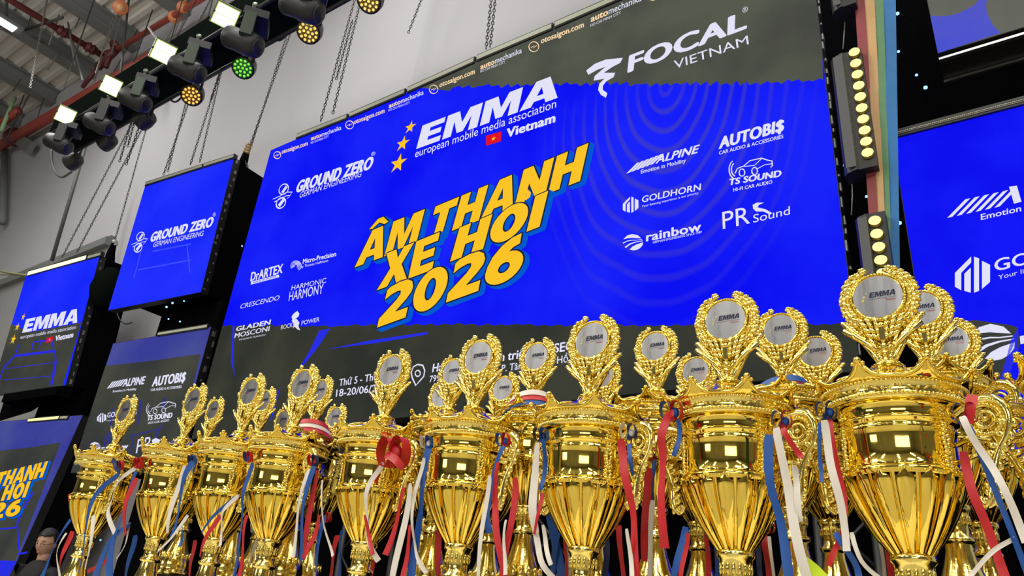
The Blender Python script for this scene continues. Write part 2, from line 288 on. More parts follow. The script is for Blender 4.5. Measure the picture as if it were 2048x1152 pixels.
BLK={'E':(.72,[[(0,0),(.72,0),(.72,.23),(.3,.23),(.3,.39),(.67,.39),(.67,.61),(.3,.61),(.3,.77),(.72,.77),(.72,1),(0,1)]]),
 'M':(1.02,[[(0,0),(.26,0),(.26,.62),(.42,.06),(.60,.06),(.76,.62),(.76,0),(1.02,0),(1.02,1),(.66,1),(.51,.46),(.36,1),(0,1)]]),
 'A':(.90,[[(-.03,0),(.27,0),(.45,.70),(.45,1),(.27,1)],[(.93,0),(.63,0),(.45,.70),(.45,1),(.63,1)],[(.27,.18),(.63,.18),(.58,.38),(.32,.38)]]),
 'T':(.78,[[(.24,0),(.54,0),(.54,.75),(.78,.75),(.78,1),(0,1),(0,.75),(.24,.75)]]),'H':(.84,[[(0,0),(.3,0),(.3,.38),(.54,.38),(.54,0),(.84,0),(.84,1),(.54,1),(.54,.62),(.3,.62),(.3,1),(0,1)]]),
 'N':(.86,[[(0,0),(.28,0),(.28,.52),(.58,0),(.86,0),(.86,1),(.58,1),(.58,.48),(.28,1),(0,1)]]),'X':(.88,[[(-.04,0),(.29,0),(.44,.29),(.58,0),(.92,0),(.62,.5),(.89,1),(.57,1),(.44,.73),(.32,1),(-.01,1),(.26,.5)]]),
 'I':(.3,[[(0,0),(.3,0),(.3,1),(0,1)]]),'O':(.88,_ringg(.44,.5,.44,.52,.14,.25)),'0':(.84,_ringg(.42,.5,.42,.52,.13,.27)),
 '2':(.78,[[(0,0),(.76,0),(.76,.25),(.42,.25),(.66,.48),(.76,.62),(.78,.74),(.72,.90),(.58,1.0),(.36,1.02),(.12,.98),(.04,.92),(.04,.68),(.2,.76),(.36,.79),(.45,.77),(.46,.68),(.38,.56),(0,.22)]]),
 '6':(.84,_ringg(.42,.34,.42,.36,.13,.12)+[[(0,.34),(.28,.36),(.32,.52),(.40,.64),(.56,.76),(.70,.79),(.70,1.03),(.50,1.01),(.28,.90),(.10,.70),(.02,.50)]])}
def block(st,grow=0.0,acc=False):
    """heavy display capitals as flat faces, x 0..1 over the word, y 0..1 over the cap height"""
    key=('blk',st,grow,acc)
    if key in GC: return GC[key]
    polys=[]; x=0
    for i,ch in enumerate(st):
        wd,ps=BLK[ch]; polys+=[[(x+a,b_) for a,b_ in p] for p in ps]
        if acc and i==0: polys+=[[(x+.12,1.07),(x+.24,1.04),(x+.45,1.16),(x+.66,1.04),(x+.78,1.07),(x+.54,1.30),(x+.36,1.30)]]
        x+=wd+.075
    x-=.075; vs0=[]; fs0=[]
    offs=[(0,0)] if grow<=0 else [(grow*math.cos(a*math.pi/4),grow*math.sin(a*math.pi/4)) for a in range(8)]
    m_=MB()
    for p in polys: m_.add([(a,b_,0) for a,b_ in p],[tuple(range(len(p)))])
    m_=tri(m_)
    for dx,dy in offs: o=len(vs0); vs0+=[((v[0]+dx)/x,v[1]+dy) for v in m_.v]; fs0+=[tuple(k+o for k in f) for f in m_.f]
    GC[key]=(vs0,fs0); return GC[key]
def star(s,cx,cy,r,m=None,lay=2,sub='star'):
    u0,v0=s.loc(cx,cy); R=r*depth(s.at(cx,cy))/F*1.12; q=[(u0+(R if k%2==0 else R*.40)*math.sin(k*math.pi/5+.12),v0+(R if k%2==0 else R*.40)*math.cos(k*math.pi/5+.12)) for k in range(10)]
    mb=MB(); mb.add([s.W(u,v,.0015*lay) for u,v in q]+[s.W(u0,v0,.0015*lay)],[(10,k,(k+1)%10) for k in range(10)]); s._sub(sub,mb,m or YEL)
def ell(cx,cy,rx,ry,n=20,rot=0,a0=0,a1=360):
    o=[]
    for k in range(n+1):
        a=R_(a0+(a1-a0)*k/n); x=rx*math.cos(a); y=ry*math.sin(a); o.append((cx+x*math.cos(rot)-y*math.sin(rot),cy+x*math.sin(rot)+y*math.cos(rot)))
    return o
def Q(l,ox,oy,s_): return [(ox+x/s_,oy+y/s_) for x,y in l]
def saw(pts,step,amp,rs):
    o=[]; 
    for (x0,y0),(x1,y1) in zip(pts,pts[1:]):
        n=max(1,int(abs(x1-x0)/step))
        for k in range(n):
            t_=k/n; x=x0+(x1-x0)*t_; y=y0+(y1-y0)*t_; o.append((x,y+rs.uniform(.1,1)*amp)); o.append((x+step*.75*(1 if x1>x0 else -1),y-rs.uniform(0,.8)*amp))
    return o
# emblem shapes -----------------------------------------------------------
def gz_logo(s,cx,cy,k):
    s.stroke('emblem',ell(cx+3*k,cy-14*k,12*k,9*k,14,-1.0),2.6*k,WHT,2,True); s.stroke('emblem',ell(cx-3*k,cy+15*k,12*k,9*k,14,-1.0),3.2*k,WHT,2,True)
    s.stroke('emblem',[(cx-20*k,cy+7*k),(cx-6*k,cy+1*k),(cx+10*k,cy-8*k),(cx+21*k,cy-8*k),(cx+15*k,cy+1*k)],2*k,WHT,2); s.stroke('emblem',[(cx-17*k,cy+13*k),(cx-2*k,cy+5*k),(cx+8*k,cy),(cx+17*k,cy-1*k),(cx+10*k,cy+6*k)],2*k,WHT,2)
    s.poly('emblem',[(cx-2*k,cy-8*k),(cx+8*k,cy-22*k),(cx+11*k,cy-18*k),(cx+2*k,cy-5*k)],WHT,3); s.poly('emblem',[(cx-9*k,cy+19*k),(cx+1*k,cy+6*k),(cx+6*k,cy+9*k),(cx-5*k,cy+24*k)],WHT,3)
def rainbow_logo(s,cx,cy,r):
    g=lambda l:[(cx+(x-1530)/370*r,cy+(y-690)/370*r) for x,y in l]
    for l in ([(1165,590),(1300,450),(1490,395),(1700,440),(1830,555),(1600,545),(1480,535),(1330,550)],[(1145,715),(1300,640),(1480,610),(1640,612),(1855,585),(1855,605),(1640,632),(1480,635),(1300,670),(1155,755)],
              [(1215,870),(1400,740),(1600,680),(1880,635),(1880,655),(1650,700),(1450,770),(1340,840),(1255,915)],[(1395,970),(1500,860),(1650,780),(1890,695),(1880,800),(1800,900),(1680,975),(1550,1000)]): s.poly('emblem',g(l),WHT,2)
def goldhorn_logo(s,cx,cy,r):            # hexagonal mark of upright slabs, r = half width
    g=lambda l:[(cx+x*r,cy+y*r) for x,y in l]
    for l in ([(-1,-.05),(-.1,-.95),(-.1,-.62),(-.65,-.05),(-.65,.92),(-1,.72)],[(-.48,0),(-.12,-.35),(-.12,1.05),(-.48,.95)],[(.06,-.95),(.34,-.85),(.34,.95),(.06,1.05)],[(.5,-.72),(.95,-.5),(.95,.45),(.5,.85)]): s.poly('emblem',g(l),WHT,2)
def stripes(s,x0,y0,dx,dy,n,tx,ty,wx):
    for i in range(n): a=x0+dx*i; b=y0+dy*i; s.poly('stripe',[(a,b),(a+wx,b-wx*.25),(a+tx+wx,b+ty-wx*.25),(a+tx,b+ty)],WHT,2)
def car_logo(s,cx,cy,k):
    body=[(-24,6),(-20,-2),(-9,-5),(2,-13),(22,-15),(33,-10),(40,-8),(41,0),(38,3)]
    s.stroke('emblem',[(cx+x*k,cy+y*k-x*k*.12) for x,y in body],2*k,WHT,2); s.stroke('emblem',[(cx+x*k,cy+y*k-x*k*.12) for x,y in [(-9,-4),(10,-4),(22,-14)]],1.5*k,WHT,2); s.stroke('emblem',[(cx+x*k,cy+y*k-x*k*.12) for x,y in [(14,3),(28,-3),(40,-3)]],1.5*k,WHT,2)
    for wx in (-12,10): s.stroke('emblem',ell(cx+wx*k,cy+6*k-wx*k*.12,5*k,6.5*k,10),2*k,WHT,2,True)
    for i,rr in enumerate((13,18)): s.stroke('emblem',ell(cx-20*k,cy+2*k,rr*k*.8,rr*k,8,0,115,235),2*k,WHT,2)
# main screen -------------------------------------------------------------
MAINB=screen_mat('main screen blue',(22,34,250),(6,12,244),.9,(1.95,2.35,1.15,(72,68,150)))
main=Screen([(541,300),(1614,-163),(1719,742),(383,878)],4.0,'huge main screen with big yellow slanted lettering above the gold cups',MAINB,.12,True)
DKT=screen_mat('main screen olive',(86,90,76),(70,72,66),1.5); DKL=screen_mat('main screen charcoal',(44,47,42),(60,62,52),1.3)
rs=random.Random(3)
up_=[(832,174),(900,182)]+saw([(905,174),(1100,167),(1300,168),(1500,166),(1646,160)],19,6,rs)+[(1646,160),(1660,100),(1640,-180)]
main.poly('graphic',[(832,174)]+up_[1:]+[(1614,-166)],DKT,1,True)
lo=[(430,648),(441,655)]+saw([(441,650),(660,652),(760,650),(900,648),(1100,650),(1250,651),(1450,650),(1600,648),(1690,648)],26,4,rs)+[(1725,645),(1740,760),(375,890)]
main.poly('graphic',lo,DKL,1,True)
Z5=lambda l:Q(l,400,450,2.56)
for l in ([(168,515),(178,515),(172,700),(180,780),(160,700)],[(612,540),(668,530),(610,620),(510,745),(505,738),(560,650)],[(650,637),(880,590),(1165,548),(1170,560),(900,605)],[(385,900),(412,825),(405,860),(370,990),(360,1000)]): main.poly('streak',Z5(l),SBLUE,2)
for l in ([(640,420),(760,330),(930,380),(780,440)],[(1150,650),(1100,480),(1125,480),(1168,640)]): pass
Z4=lambda l:Q(l,500,100,2.56)
# sponsor strip along the top
for cx,cy,r,o0,o1,ot,a0,a1,at_,h0,h1,ht in (
    (555,310.5,7,(563.7,308.2),(616,290.6),(563.9,299.5),(622,281.6),(683,259.4),(622,273),(622,288.4),(657.5,275),(622,284)),
    (699.6,250,8,(708,249),(769.5,225.8),(708.3,239.5),(778,217),(847.6,189),(778,207.5),(777,223.5),(820,207.5),(777,219)),
    (867.6,179,8.5,(879,175.4),(950,147.7),(879.3,165),(961,140),(1044,106),(961,129),(961,146),(1010.5,126.6),(961,141)),
    (1068,93.8,10,(1082,88),(1168,54.7),(1082.4,76.5),(1181.6,45),(1283,2),(1182,32),(1181,54.5),(1242,28),(1181,49)),
    (1306,-10,11,(1321,-16),(1420,-57),(1321,-28),(1432,-62),(1545,-112),(1432,-75),(1432,-52),(1500,-80),(1432,-58))):
    main.stroke('emblem',ell(cx,cy,r,r,14),2,PALE,2,True); main.stroke('emblem',[(cx-r*.6,cy+r*.2),(cx+r*.1,cy-r*.2),(cx-r*.1,cy+r*.3),(cx+r*.6,cy-r*.3)],1.8,PALE,2)
    main.text('otosaigon.com',o0,o1,ot,PALE,.03)
    mid=(a0[0]+(a1[0]-a0[0])*.345,a0[1]+(a1[1]-a0[1])*.345); mid2=(a0[0]+(a1[0]-a0[0])*.355,a0[1]+(a1[1]-a0[1])*.355)
    main.text('auto',a0,mid,at_,PALE,.04); main.text('mechanika',mid2,a1,(mid2[0],mid2[1]-(a0[1]-at_[1])),WHT,.01); main.text('HO CHI MINH CITY',h0,h1,ht,WHT,.0)
gz_logo(main,565,392,.95)
main.text('GROUND ZERO',(590,387),(743,338),(598,362),WHT,.07); main.text('GERMAN ENGINEERING',(598.8,396.5),(722,353.5),(602,384.5),WHT,.0); main.text('®',(743,313),(751,310),(743,306),WHT,0)
star(main,821,254.7,14); star(main,806,287.5,17); star(main,797,327,21)
main.text('EMMA',(832.8,298.4),(1113,196.9),(845.5,251.5),WHT,.6)
main.text('european mobile media association',(830,315.6),(1112.5,215),(832,300),WHT,.0)
main.poly('flag',[(972.6,271.9),(1002.7,263.3),(1002,282.8),(972.6,292)],REDS,2); star(main,987.5,278,5.5,YEL,3,sub='star')
main.text('Vietnam',(1012.5,276.6),(1111,244.5),(1014,258),WHT,.05)
def title(s,words,k=1.0):
    for st,p0,p1,pt in words:
        bb=1.0 if st=='AM' else .6; L0={'AM':3,'THANH':3,'XE':7,'HOI':7,'2026':11}[st]; pt=(p0[0]+(pt[0]-p0[0])*.96,p0[1]+(pt[1]-p0[1])*.96)
        for d0 in (2.2,4.4,6.6,8.4):
            d=d0*k; s.text(st,(p0[0]+d,p0[1]+d*.55),(p1[0]+d,p1[1]+d*.55),(pt[0]+d,pt[1]+d*.55),BLU2,bb,L0,'letter_shadow',.045)
        s.text(st,p0,p1,pt,DKB,bb,L0+1,'letter_outline',.035)
        s.text(st,p0,p1,pt,YEL,bb,L0+2)
title(main,[('AM',(712,535),(833,490),(732,464)),('THANH',(852,483),(1161,363),(873,411)),('XE',(758,581),(866,541),(776,505)),('HOI',(902,525),(1081,455),(922,454)),('2026',(757,657),(1044,553),(777,574))])
hk=[(1046,399),(1054,402),(1062,396),(1064,387),(1058,381),(1051,386),(1056,391),(1053,395)]
main.poly('letter_shadow',[(x+4,y+3) for x,y in hk],BLU2,8); main.poly('lettering',hk,YEL,10)
# sponsor block below the title's left
main.text('DrARTEX',(500.8,563),(565,546),(503.5,545),WHT,.04); main.poly('band',[(502.3,563.5),(558,549.5),(559,554.5),(502.3,569.5)],WHT,2); main.text('MADE IN RUSSIA',(507,567.4),(553,555),(507,564),SBLUE,.02,3)
main.text('Micro-Precision',(605.9,528),(672.6,512.5),(606.5,518.5),WHT,.03); main.text('by Thomas Hoffmann',(602,536.5),(656.6,523.4),(602.2,531.5),WHT,0)
for rr in (3,5.5,8,10.5): main.stroke('emblem',ell(592.6,532,rr,rr*.95,12,0,150,420),1.5,WHT,2)
main.text('HARMONIC',(582.8,581),(652,565.6),(584.4,571.5),WHT,-.012); main.text('HARMONY',(577.7,602.5),(646,587),(580,584),WHT,-.008)
main.text('CRESCENDO',(480,618),(558,600),(483,608.5),WHT,.0)
main.text('GLADEN',(471.5,663),(540.6,649),(474,653.5),WHT,.04); main.text('MOSCONI',(469,676.6),(538.7,662),(471,667),WHT,.02); main.text('THE SOUND OF TECHNOLOGY',(478,681.5),(532,671),(478,678.5),WHT,0)
main.text('ROCK',(562,659.5),(585.5,654),(563,651),WHT,.0); main.text('POWER',(603,650.5),(639,643),(604,642),WHT,.0)
for l in ([(480,455),(500,440),(510,455),(505,470),(490,480),(475,490),(470,470)],[(470,490),(495,480),(510,500),(505,520),(515,540),(500,535),(485,520),(478,530),(480,505)]): main.poly('emblem',Z5(l),WHT,2)
# bottom event lines
main.text('Thứ 5 - Thứ 7',(678,772.7),(769,758),(679.7,758.6),WHT,.015); main.text('18-20/06/2026',(672,793.8),(783,780),(673.6,779.5),WHT,.015)
main.stroke('icon',[(655,775),(667,773),(668,761),(656,763)],1.8,WHT,2,True); main.stroke('icon',ell(655,787,8,8.5,14),2,WHT,2,True)
main.stroke('icon',[(832,771),(825,756),(823,745),(827,734),(836,729),(846,731),(850,741),(848,753),(841,761)],3.2,WHT,2,True); main.stroke('icon',ell(836,747,5.2,6,12),2.6,WHT,2,True)
main.text('Hall B, Trung tâm triển lãm SECC',(864.4,745),(1164,697.5),(867,728),WHT,.03); main.text('799 Nguyễn Văn Linh, P. Tân Phú, TP. Hồ Chí Minh',(859,765),(1212,713.5),(860.5,752),WHT,.01)
# right half of the main screen
main.text('FOCAL',(1254.7,146.8),(1494,57.5),(1258.5,111.5),WHT,.045); main.text('VIETNAM',(1349,139),(1498,88.5),(1347.5,122.5),WHT,-.005); main.text('®',(1485,27),(1496,23),(1485,17),WHT,0)
main.poly('emblem',[(1172.7,141.4),(1190,128),(1212,119.5),(1246,116),(1241,126),(1224,135),(1207.8,146.1),(1230.9,146.1),(1227.3,154.7),(1213,163),(1206,172),(1206,180),(1215,187),(1212,196),(1202,190),(1196.5,180),(1199,168),(1209,157.8),(1187.5,161.7),(1189.8,152.3),(1211.7,133.6),(1195,140),(1177.3,150)],WHT,2)
stripes(main,1253,347.4,9.3,-3.4,6,21,-21,6.5); main.text('ALPINE',(1311,328),(1394.5,306.6),(1317,311),WHT,.035); main.text('Emotion in Mobility',(1282,347.7),(1372,325),(1282.3,340),WHT,.015)
main.text('AUTOBI$',(1437.5,299),(1568,262.5),(1440,275),WHT,.06); main.text('CAR AUDIO & ACCESSORIES',(1438,310),(1567,276.5),(1438.3,303),WHT,.02)
car_logo(main,1498,337,1.15); main.text('TS SOUND',(1457,371.5),(1562.5,353.5),(1459,358.5),WHT,.05); main.text('HI-FI CAR AUDIO',(1466.8,383.8),(1545,367.5),(1467,377),WHT,.02)
goldhorn_logo(main,1262,409,16); main.text('GOLDHORN',(1283.5,405.8),(1401.5,380.5),(1285,393),WHT,.02); main.text('Your listening experience is our priority.',(1284,415.5),(1398,388),(1284.2,411),WHT,.0)
rainbow_logo(main,1266.8,484.4,20); main.text('rainbow',(1292.3,483.5),(1403,461.8),(1292.6,466),WHT,.03); main.text('GERMAN ENGINEERING SINCE 1989',(1306,487.5),(1403.8,466.5),(1306,483),WHT,0)
main.text('PR',(1446,458.6),(1500.6,446.8),(1444.6,424.8),WHT,-.012); main.text('Sound',(1506.5,446),(1580,429),(1506.7,430),WHT,-.005)
main.poly('emblem',Q([(1215,230),(1212,205),(1240,190),(1290,190),(1255,205),(1245,222),(1300,235),(1345,262),(1330,272),(1285,250),(1235,250)],1150,350,3.408),WHT,2)
# left wing screens ---------------------------------------------------------
SB1=screen_mat('wing screen blue',(34,50,254),(18,36,250),.8); SB2=screen_mat('wing dim blue',(56,60,150),(72,78,150),1.0); SDK=screen_mat('wing charcoal',(54,56,56),(72,74,62),1.1); SFA=emi('wing faint line',(62,80,250))
gz=Screen([(289,371),(467,315),(403.5,584),(217,621)],4.05,'bright blue wing screen showing two white lines of lettering, beside the main screen',SB1,.1)
gz.text('GROUND ZERO',(299,485),(424,453.5),(305.5,465),WHT,.07); gz.text('GERMAN ENGINEERING',(306,494.6),(406,471.7),(309,484.5),WHT,.0); gz_logo(gz,279,484,.78); gz.text('®',(426,434),(432,432),(426,427),WHT,0)
for l in ([(276,540),(382,520)],[(283,500),(268,556)],[(374,488),(380,545)],[(305,503),(382,488)]): gz.stroke('graphic',l,3,SFA,1)
em=Screen([(53,552),(201.5,510.5),(129,771),(-21,790)],4.1,'outer wing screen with yellow stars, blue above and charcoal below',SB1,.1)
em.poly('graphic',[(-10,655),(15,658),(60,664),(110,655),(163,645),(150,690),(118,800),(-60,810)],SDK,1,True)
em.text('EMMA',(44.5,666),(153.8,645.5),(53,638.5),WHT,.6); em.text('european mobile media association',(41,678),(152,657.6),(42,671),WHT,0); em.text('Vietnam',(110,682.5),(146.5,674.5),(112,671.5),WHT,.05); em.poly('flag',[(94,676),(107,673),(105,683),(92,686)],REDS,2); star(em,100,679.5,2.8,YEL,3)
star(em,47,634,7); star(em,35,654,8); star(em,27,679,10)
for l,wd in (([(8,735),(30,712),(110,702),(112,725)],5),([(30,712),(38,690)],5),([(108,702),(104,680),(68,684)],3),([(112,722),(103,770)],9),([(10,738),(107,725)],1),([(8,760),(105,752)],1),([(66,686),(64,702)],3),([(82,683),(78,700)],3),([(8,735),(-8,780)],4)): em.stroke('graphic',l,wd,SBLUE,2)
al=Screen([(220,688),(415,655),(352,939),(147,945)],4.0,'lower wing screen with white sponsor logos on charcoal, half behind cups',SB2,.1)
al.poly('graphic',[(190,735),(300,722),(402,708),(352,945),(140,950)],SDK,1,True)
stripes(al,214,777.7,5,-1.0,6,11,-14,3.6); al.text('ALPINE',(245,773.8),(288,768.4),(250,758),WHT,.04); al.text('Emotion in Mobility',(226,785),(273,780),(226.5,780.5),WHT,.02)
al.text('AUTOBI$',(303.5,773.6),(370,763.5),(308,754),WHT,.06); al.text('CAR AUDIO & ACCESSORIES',(301.6,782.5),(363.7,776),(302,777.5),WHT,.03)
goldhorn_logo(al,204,835,9.5); al.text('GOLDHORN',(214.4,835.7),(273,828.7),(216,825.5),WHT,.03); al.text('Your listening experience',(213,843),(268,837),(213,840),WHT,0)
car_logo(al,320,817,.78); al.text('TS SOUND',(294,841.5),(344.5,835.5),(296,831),WHT,.06); al.text('HI-FI CAR AUDIO',(296.5,848.6),(338.7,842.7),(296.8,844),WHT,.02)
rainbow_logo(al,191,893,11); al.text('rainbow',(202.7,901),(256.6,896.5),(204,892),WHT,.05); al.text('PR',(271.9,907),(302,900),(276.5,879),WHT,0); al.text('Sound',(303,902),(340,896),(304,893),WHT,0)
al.poly('emblem',[(307,893),(304,880),(312,876),(322,880),(316,888)],WHT,2)
for l,wd in (([(225,818),(218,890)],7),([(330,795),(325,820)],9),([(283,800),(276,850)],6),([(260,872),(320,858)],3),([(268,872),(262,905)],5),([(215,868),(205,905)],7),([(322,850),(308,885)],8)): al.stroke('graphic',l,wd,SDIM,1.5)
el=Screen([(-25,851),(135,839),(47,1160),(-125,1139)],4.1,'lowest wing screen at the outer edge with cropped yellow lettering',SB2,.1)
el.poly('graphic',[(-40,905),(60,895),(122,885),(50,1170),(-130,1150)],SDK,1,True); el.poly('graphic',[(-120,1115),(0,1121),(53,1124),(44,1170),(-130,1150)],SBLUE,2,True)
title(el,[('THANH',(-12,977),(86,955),(1,944)),('HOI',(3,1003),(53,995),(15,970)),('2026',(-76,1050),(41,1031),(-66,1018)),('XE',(-52,1012),(-10,1005),(-42,978))],.5)
for l,wd in (([(66,985),(48,1015),(35,1045)],8),([(35,1045),(38,1100)],4),([(-20,1060),(35,1055)],3),([(36,1108),(55,1105)],4)): el.stroke('graphic',l,wd,SBLUE,2)
# right wing screens
RLM=screen_mat('right screen blue',(18,22,250),(8,12,238),2.2)
def rectpx(tl,tr,br,bl): return [tl,tr,br,bl]
# corners derived in the plane so that they stay square with the main screen
def planequad(p_tl,wid,hei,Y): 
    a=PY(*p_tl,Y); return a,wid,hei
class RScreen(Screen):
    def __init__(s,P0,w_,h_,label,m,thick=.1):
        s.ex=Vector((1,0,0)); s.ez=Vector((0,0,1)); s.n=Vector((0,-1,0)); s.w,s.h=w_,h_; s.c=P0+Vector((w_/2,0,-h_/2)); s.t=thing('led_screen',P0+Vector((w_/2,0,-h_)),label,'screen')
        mb=MB(); mb.obox(s.c-s.n*(.002+thick/2),s.ex*w_/2,s.n*(thick/2),s.ez*h_/2); part('cabinet',mb,BLACK,s.t)
        mb=MB(); mb.obox(s.c-s.n*.0008,s.ex*(w_/2-.004),s.n*.0008,s.ez*(h_/2-.004)); s.disp=part('display',mb,m,s.t)
rl=RScreen(PY(1783.5,274,3.9),1.9,1.95,'blue screen at the picture edge with a grid light bar on top',RLM)
stripes(rl,1894.4,436.5,18.9,-4.1,6,36,-37,10.5); rl.poly('stripe',[(2018,374),(2034,372),(2043,404),(2028,408)],WHT,2); rl.text('LPINE',(2050,400),(2180,370),(2052,371),WHT,.04); rl.text('Emotion in Mobility',(1962,440.8),(2162,396),(1961.5,429),WHT,.015)
goldhorn_logo(rl,1946,548,36); rl.text('GOLDHORN',(1989.5,543.5),(2280,478),(1988,520),WHT,.02); rl.text('Your listening experience',(1996.5,559.7),(2200,508),(1996,551),WHT,0)
rl.poly('graphic',[(1880,645),(1925,643),(1950,640),(1968,643),(2020,650),(2035,655),(2040,690),(2020,740),(1990,800),(1900,800),(1870,700)],SDK,1); rainbow_logo(rl,1986,683.8,45); rl.text('rainbow',(2041,689),(2260,640),(2039,665),WHT,.03)
rl.poly('streak',[(2022,680),(2035,660),(2036,700),(2018,755),(2000,760),(2012,720)],SBLUE,2)
rp=PY(1875.6,107,3.9); ru=RScreen(rp+Vector((0,0,1.6)),1.9,1.6,'upper screen at the top corner showing grey and blue shapes',screen_mat('upper right grey',(98,100,92),(110,110,100),1.4),.28)
ru.poly('graphic',[(1860.5,32),(1885,33),(1909,29.7),(1930,21),(1950,9.4),(1962,-8),(1974,-8),(1972,15),(1976,31),(1985,50),(2001,66),(1876,107)],screen_mat('upper right blue',(84,88,196),(66,76,214),1.2),1,True)
mb=MB(); a=ru.W(-ru.w/2,-ru.h/2,0); mb.box((a.x,a.y+.02,a.z-.03),(a.x+1.9,a.y+.05,a.z-.015)); mb.box((a.x,a.y+.25,a.z-.02),(a.x+1.9,a.y+.27,a.z-.004)); part('bottom_rail',mb,mat('bare aluminium',(.55,.55,.55),.35,1),ru.t,'bare aluminium rail')
# metal latches on the visible edges of the cabinets
AL_=mat('worn aluminium',(.42,.42,.42),.4,.8)
for s_,side,n_ in ((gz,1,16),(em,1,16),(main,1,34),(al,1,12)):
    mb=MB()
    for i in range(n_):
        v=s_.h*(-.5+(i+.5)/n_)+rnd.uniform(-.02,.02); c=s_.W(side*(s_.w/2+.004),v,-.03-rnd.random()*.05); mb.obox(c,s_.ex*.004,s_.n*rnd.uniform(.006,.018),s_.ez*rnd.uniform(.006,.035))
    o=part('latch',mb,AL_,s_.t); o['kind']='stuff'
# light bars on the top edges
MESHW=mat('lit cell grid',(.9,.87,.66),.5)
def bar(s_,p0,p1,hpx,label,m=LBAR,frame=True,group=None,emis=None,grid=0,off=.02):
    a=s_.at(*p0,off); b=s_.at(*p1,off); a+=s_.ez*0; d=b-a; L=d.length; dx=d.normalized(); hh=hpx*depth((a+b)/2)/F; up=s_.ez
    t=thing('led_bar',a,label,'light bar',group); c=(a+b)/2+up*hh/2
    mb=MB(); mb.obox(c-s_.n*.03+up*0,dx*L/2,s_.n*.028,up*(hh/2+.012)); part('housing',mb,BLACK,t)
    mb=MB(); mb.obox(c+s_.n*.0,dx*(L/2-.01),s_.n*.004,up*(hh/2-.004)); part('diffuser',mb,emis or m,t)
    if grid:
        mb=MB()
        for i in range(grid): mb.obox(c+s_.n*.006+dx*(L*(-.5+(i+.5)/grid)),dx*.0009,s_.n*.002,up*(hh/2-.004))
        for j in (-.2,.2): mb.obox(c+s_.n*.006+up*hh*j,dx*(L/2-.01),s_.n*.002,up*.0008)
        o=part('grid',mb,DARKST,t); o['kind']='stuff'
    return t
names=['first from the outer corner','second from the outer corner','third from the outer corner','fourth from the outer corner','fifth from the outer corner']
for i,(p0,p1) in enumerate((((591,276),(693,236)),((697,234),(809,186)),((813,184),(948,123)),((952,120.5),(1104,56)),((1108,54),(1290,-25)))):
    bar(main,p0,p1,9+i*1.2,'unlit olive light bar on the main screen top edge, '+names[i],group='light bars along the main screen')
bar(gz,(289,370.5),(404,334),6.5,'unlit pale bar on the outer half of the upper wing screen top'); bar(gz,(406,333.5),(467,314.5),7,'unlit pale bar by the inner corner of the upper wing screen')
bar(em,(54,551),(171,518.5),8.5,'brightly lit yellow-white light bar on the outer wing screen',emis=emi('lit bar',(255,255,196),1.6)); bar(em,(174,518),(201,510.5),7,'short unlit bar end beside the glowing bar')
bar(al,(314,671),(414,655),6.5,'unlit grey bar on the lower wing screen top'); bar(el,(54,843.5),(116,838),6.5,'half lit bar on the lowest wing screen',emis=emi('half lit bar',(240,240,170),1.2)); bar(el,(118,838),(134,837.5),6,'unlit end of the bar on the lowest wing screen')
bar(rl,(1783,272),(2110,187),9.5,'pale gridded light bar on the blue screen at the picture edge',m=MESHW,grid=80)
# ---------------- support towers and stage drape ----------------
def tower(name,s_,d0,d1,label,z0=None,w_=None,cat='tower'):
    mb=MB(); W_=w_ or s_.w; c=s_.c-s_.n*((d0+d1)/2); 
    top=s_.h/2-.02; zb=0.0; bot=(s_.c-s_.ez*0).z
    H=bot+top; cc=Vector((c.x,c.y,0)); X_=Vector((s_.ex.x,s_.ex.y,0)).normalized(); N_=X_.cross(Vector((0,0,1)))
    mb.obox(cc+Vector((0,0,H/2))+X_*(s_.w/2-W_/2)*1,X_*(W_/2-.01),N_*((d1-d0)/2),Vector((0,0,H/2))); return single(name,mb,CLOTHB,label,cat)
def onlyback(px0,px1,Y,zt,label,name='stage_drape'):
    mb=MB(); x0=PY(*px0,Y).x; x1=PY(*px1,Y).x; mb.box((x0,Y,0),(x1,Y+.03,zt)); return single(name,mb,CLOTHB,label,'drape')
# black cloth box carrying the upper and lower inner wing screens
for s_,wd,dp,lb in ((gz,1.3,.42,'black cloth tower box behind the upper inner wing screen'),(al,1.2,.40,'black cloth tower box behind the lower inner wing screen'),(em,1.6,.42,'black cloth tower box behind the starred outer wing screen'),(el,1.4,.40,'black cloth tower box behind the lowest outer wing screen')):
    mb=MB(); mb.obox(s_.c-s_.n*(.125+dp/2)+s_.ex*(s_.w/2-wd/2-.01),s_.ex*wd/2,s_.n*dp/2,s_.ez*(s_.h/2-.015)); single('screen_tower',mb,CLOTHB,lb,'tower')
a=gz.W(gz.w/2-.02,-gz.h/2,-.3); mb=MB(); mb.box((a.x-1.25,a.y-.02,EYE+2.2),(a.x+.1,a.y+.3,a.z)); single('screen_tower',mb,CLOTHB,'black cloth link between the two inner wing screens','tower')
a=em.W(em.w/2-.02,-em.h/2,-.3); mb=MB(); mb.box((a.x-1.3,a.y-.02,EYE+1.6),(a.x+.08,a.y+.3,a.z)); single('screen_tower',mb,CLOTHB,'black cloth link between the two outer wing screens','tower')
a=al.W(al.w/2-.02,-al.h/2,-.3); mb=MB(); mb.box((a.x-1.0,a.y-.02,.62),(a.x+.1,a.y+.2,a.z)); single('screen_tower',mb,CLOTHB,'black cloth foot under the lower inner wing screen','tower')
mb=MB(); mb.box((-7.85,4.86,0),(-6.6,4.89,EYE+4.25)); single('stage_drape',mb,CLOTHB,'black drape filling the gap between wing screens and main screen','drape')
mb=MB(); mb.box((-7.9,4.93,0),(2.6,4.96,EYE+5.6)); drape=single('stage_drape',mb,CLOTHB,'wide black star cloth behind and beside the main screen','drape')
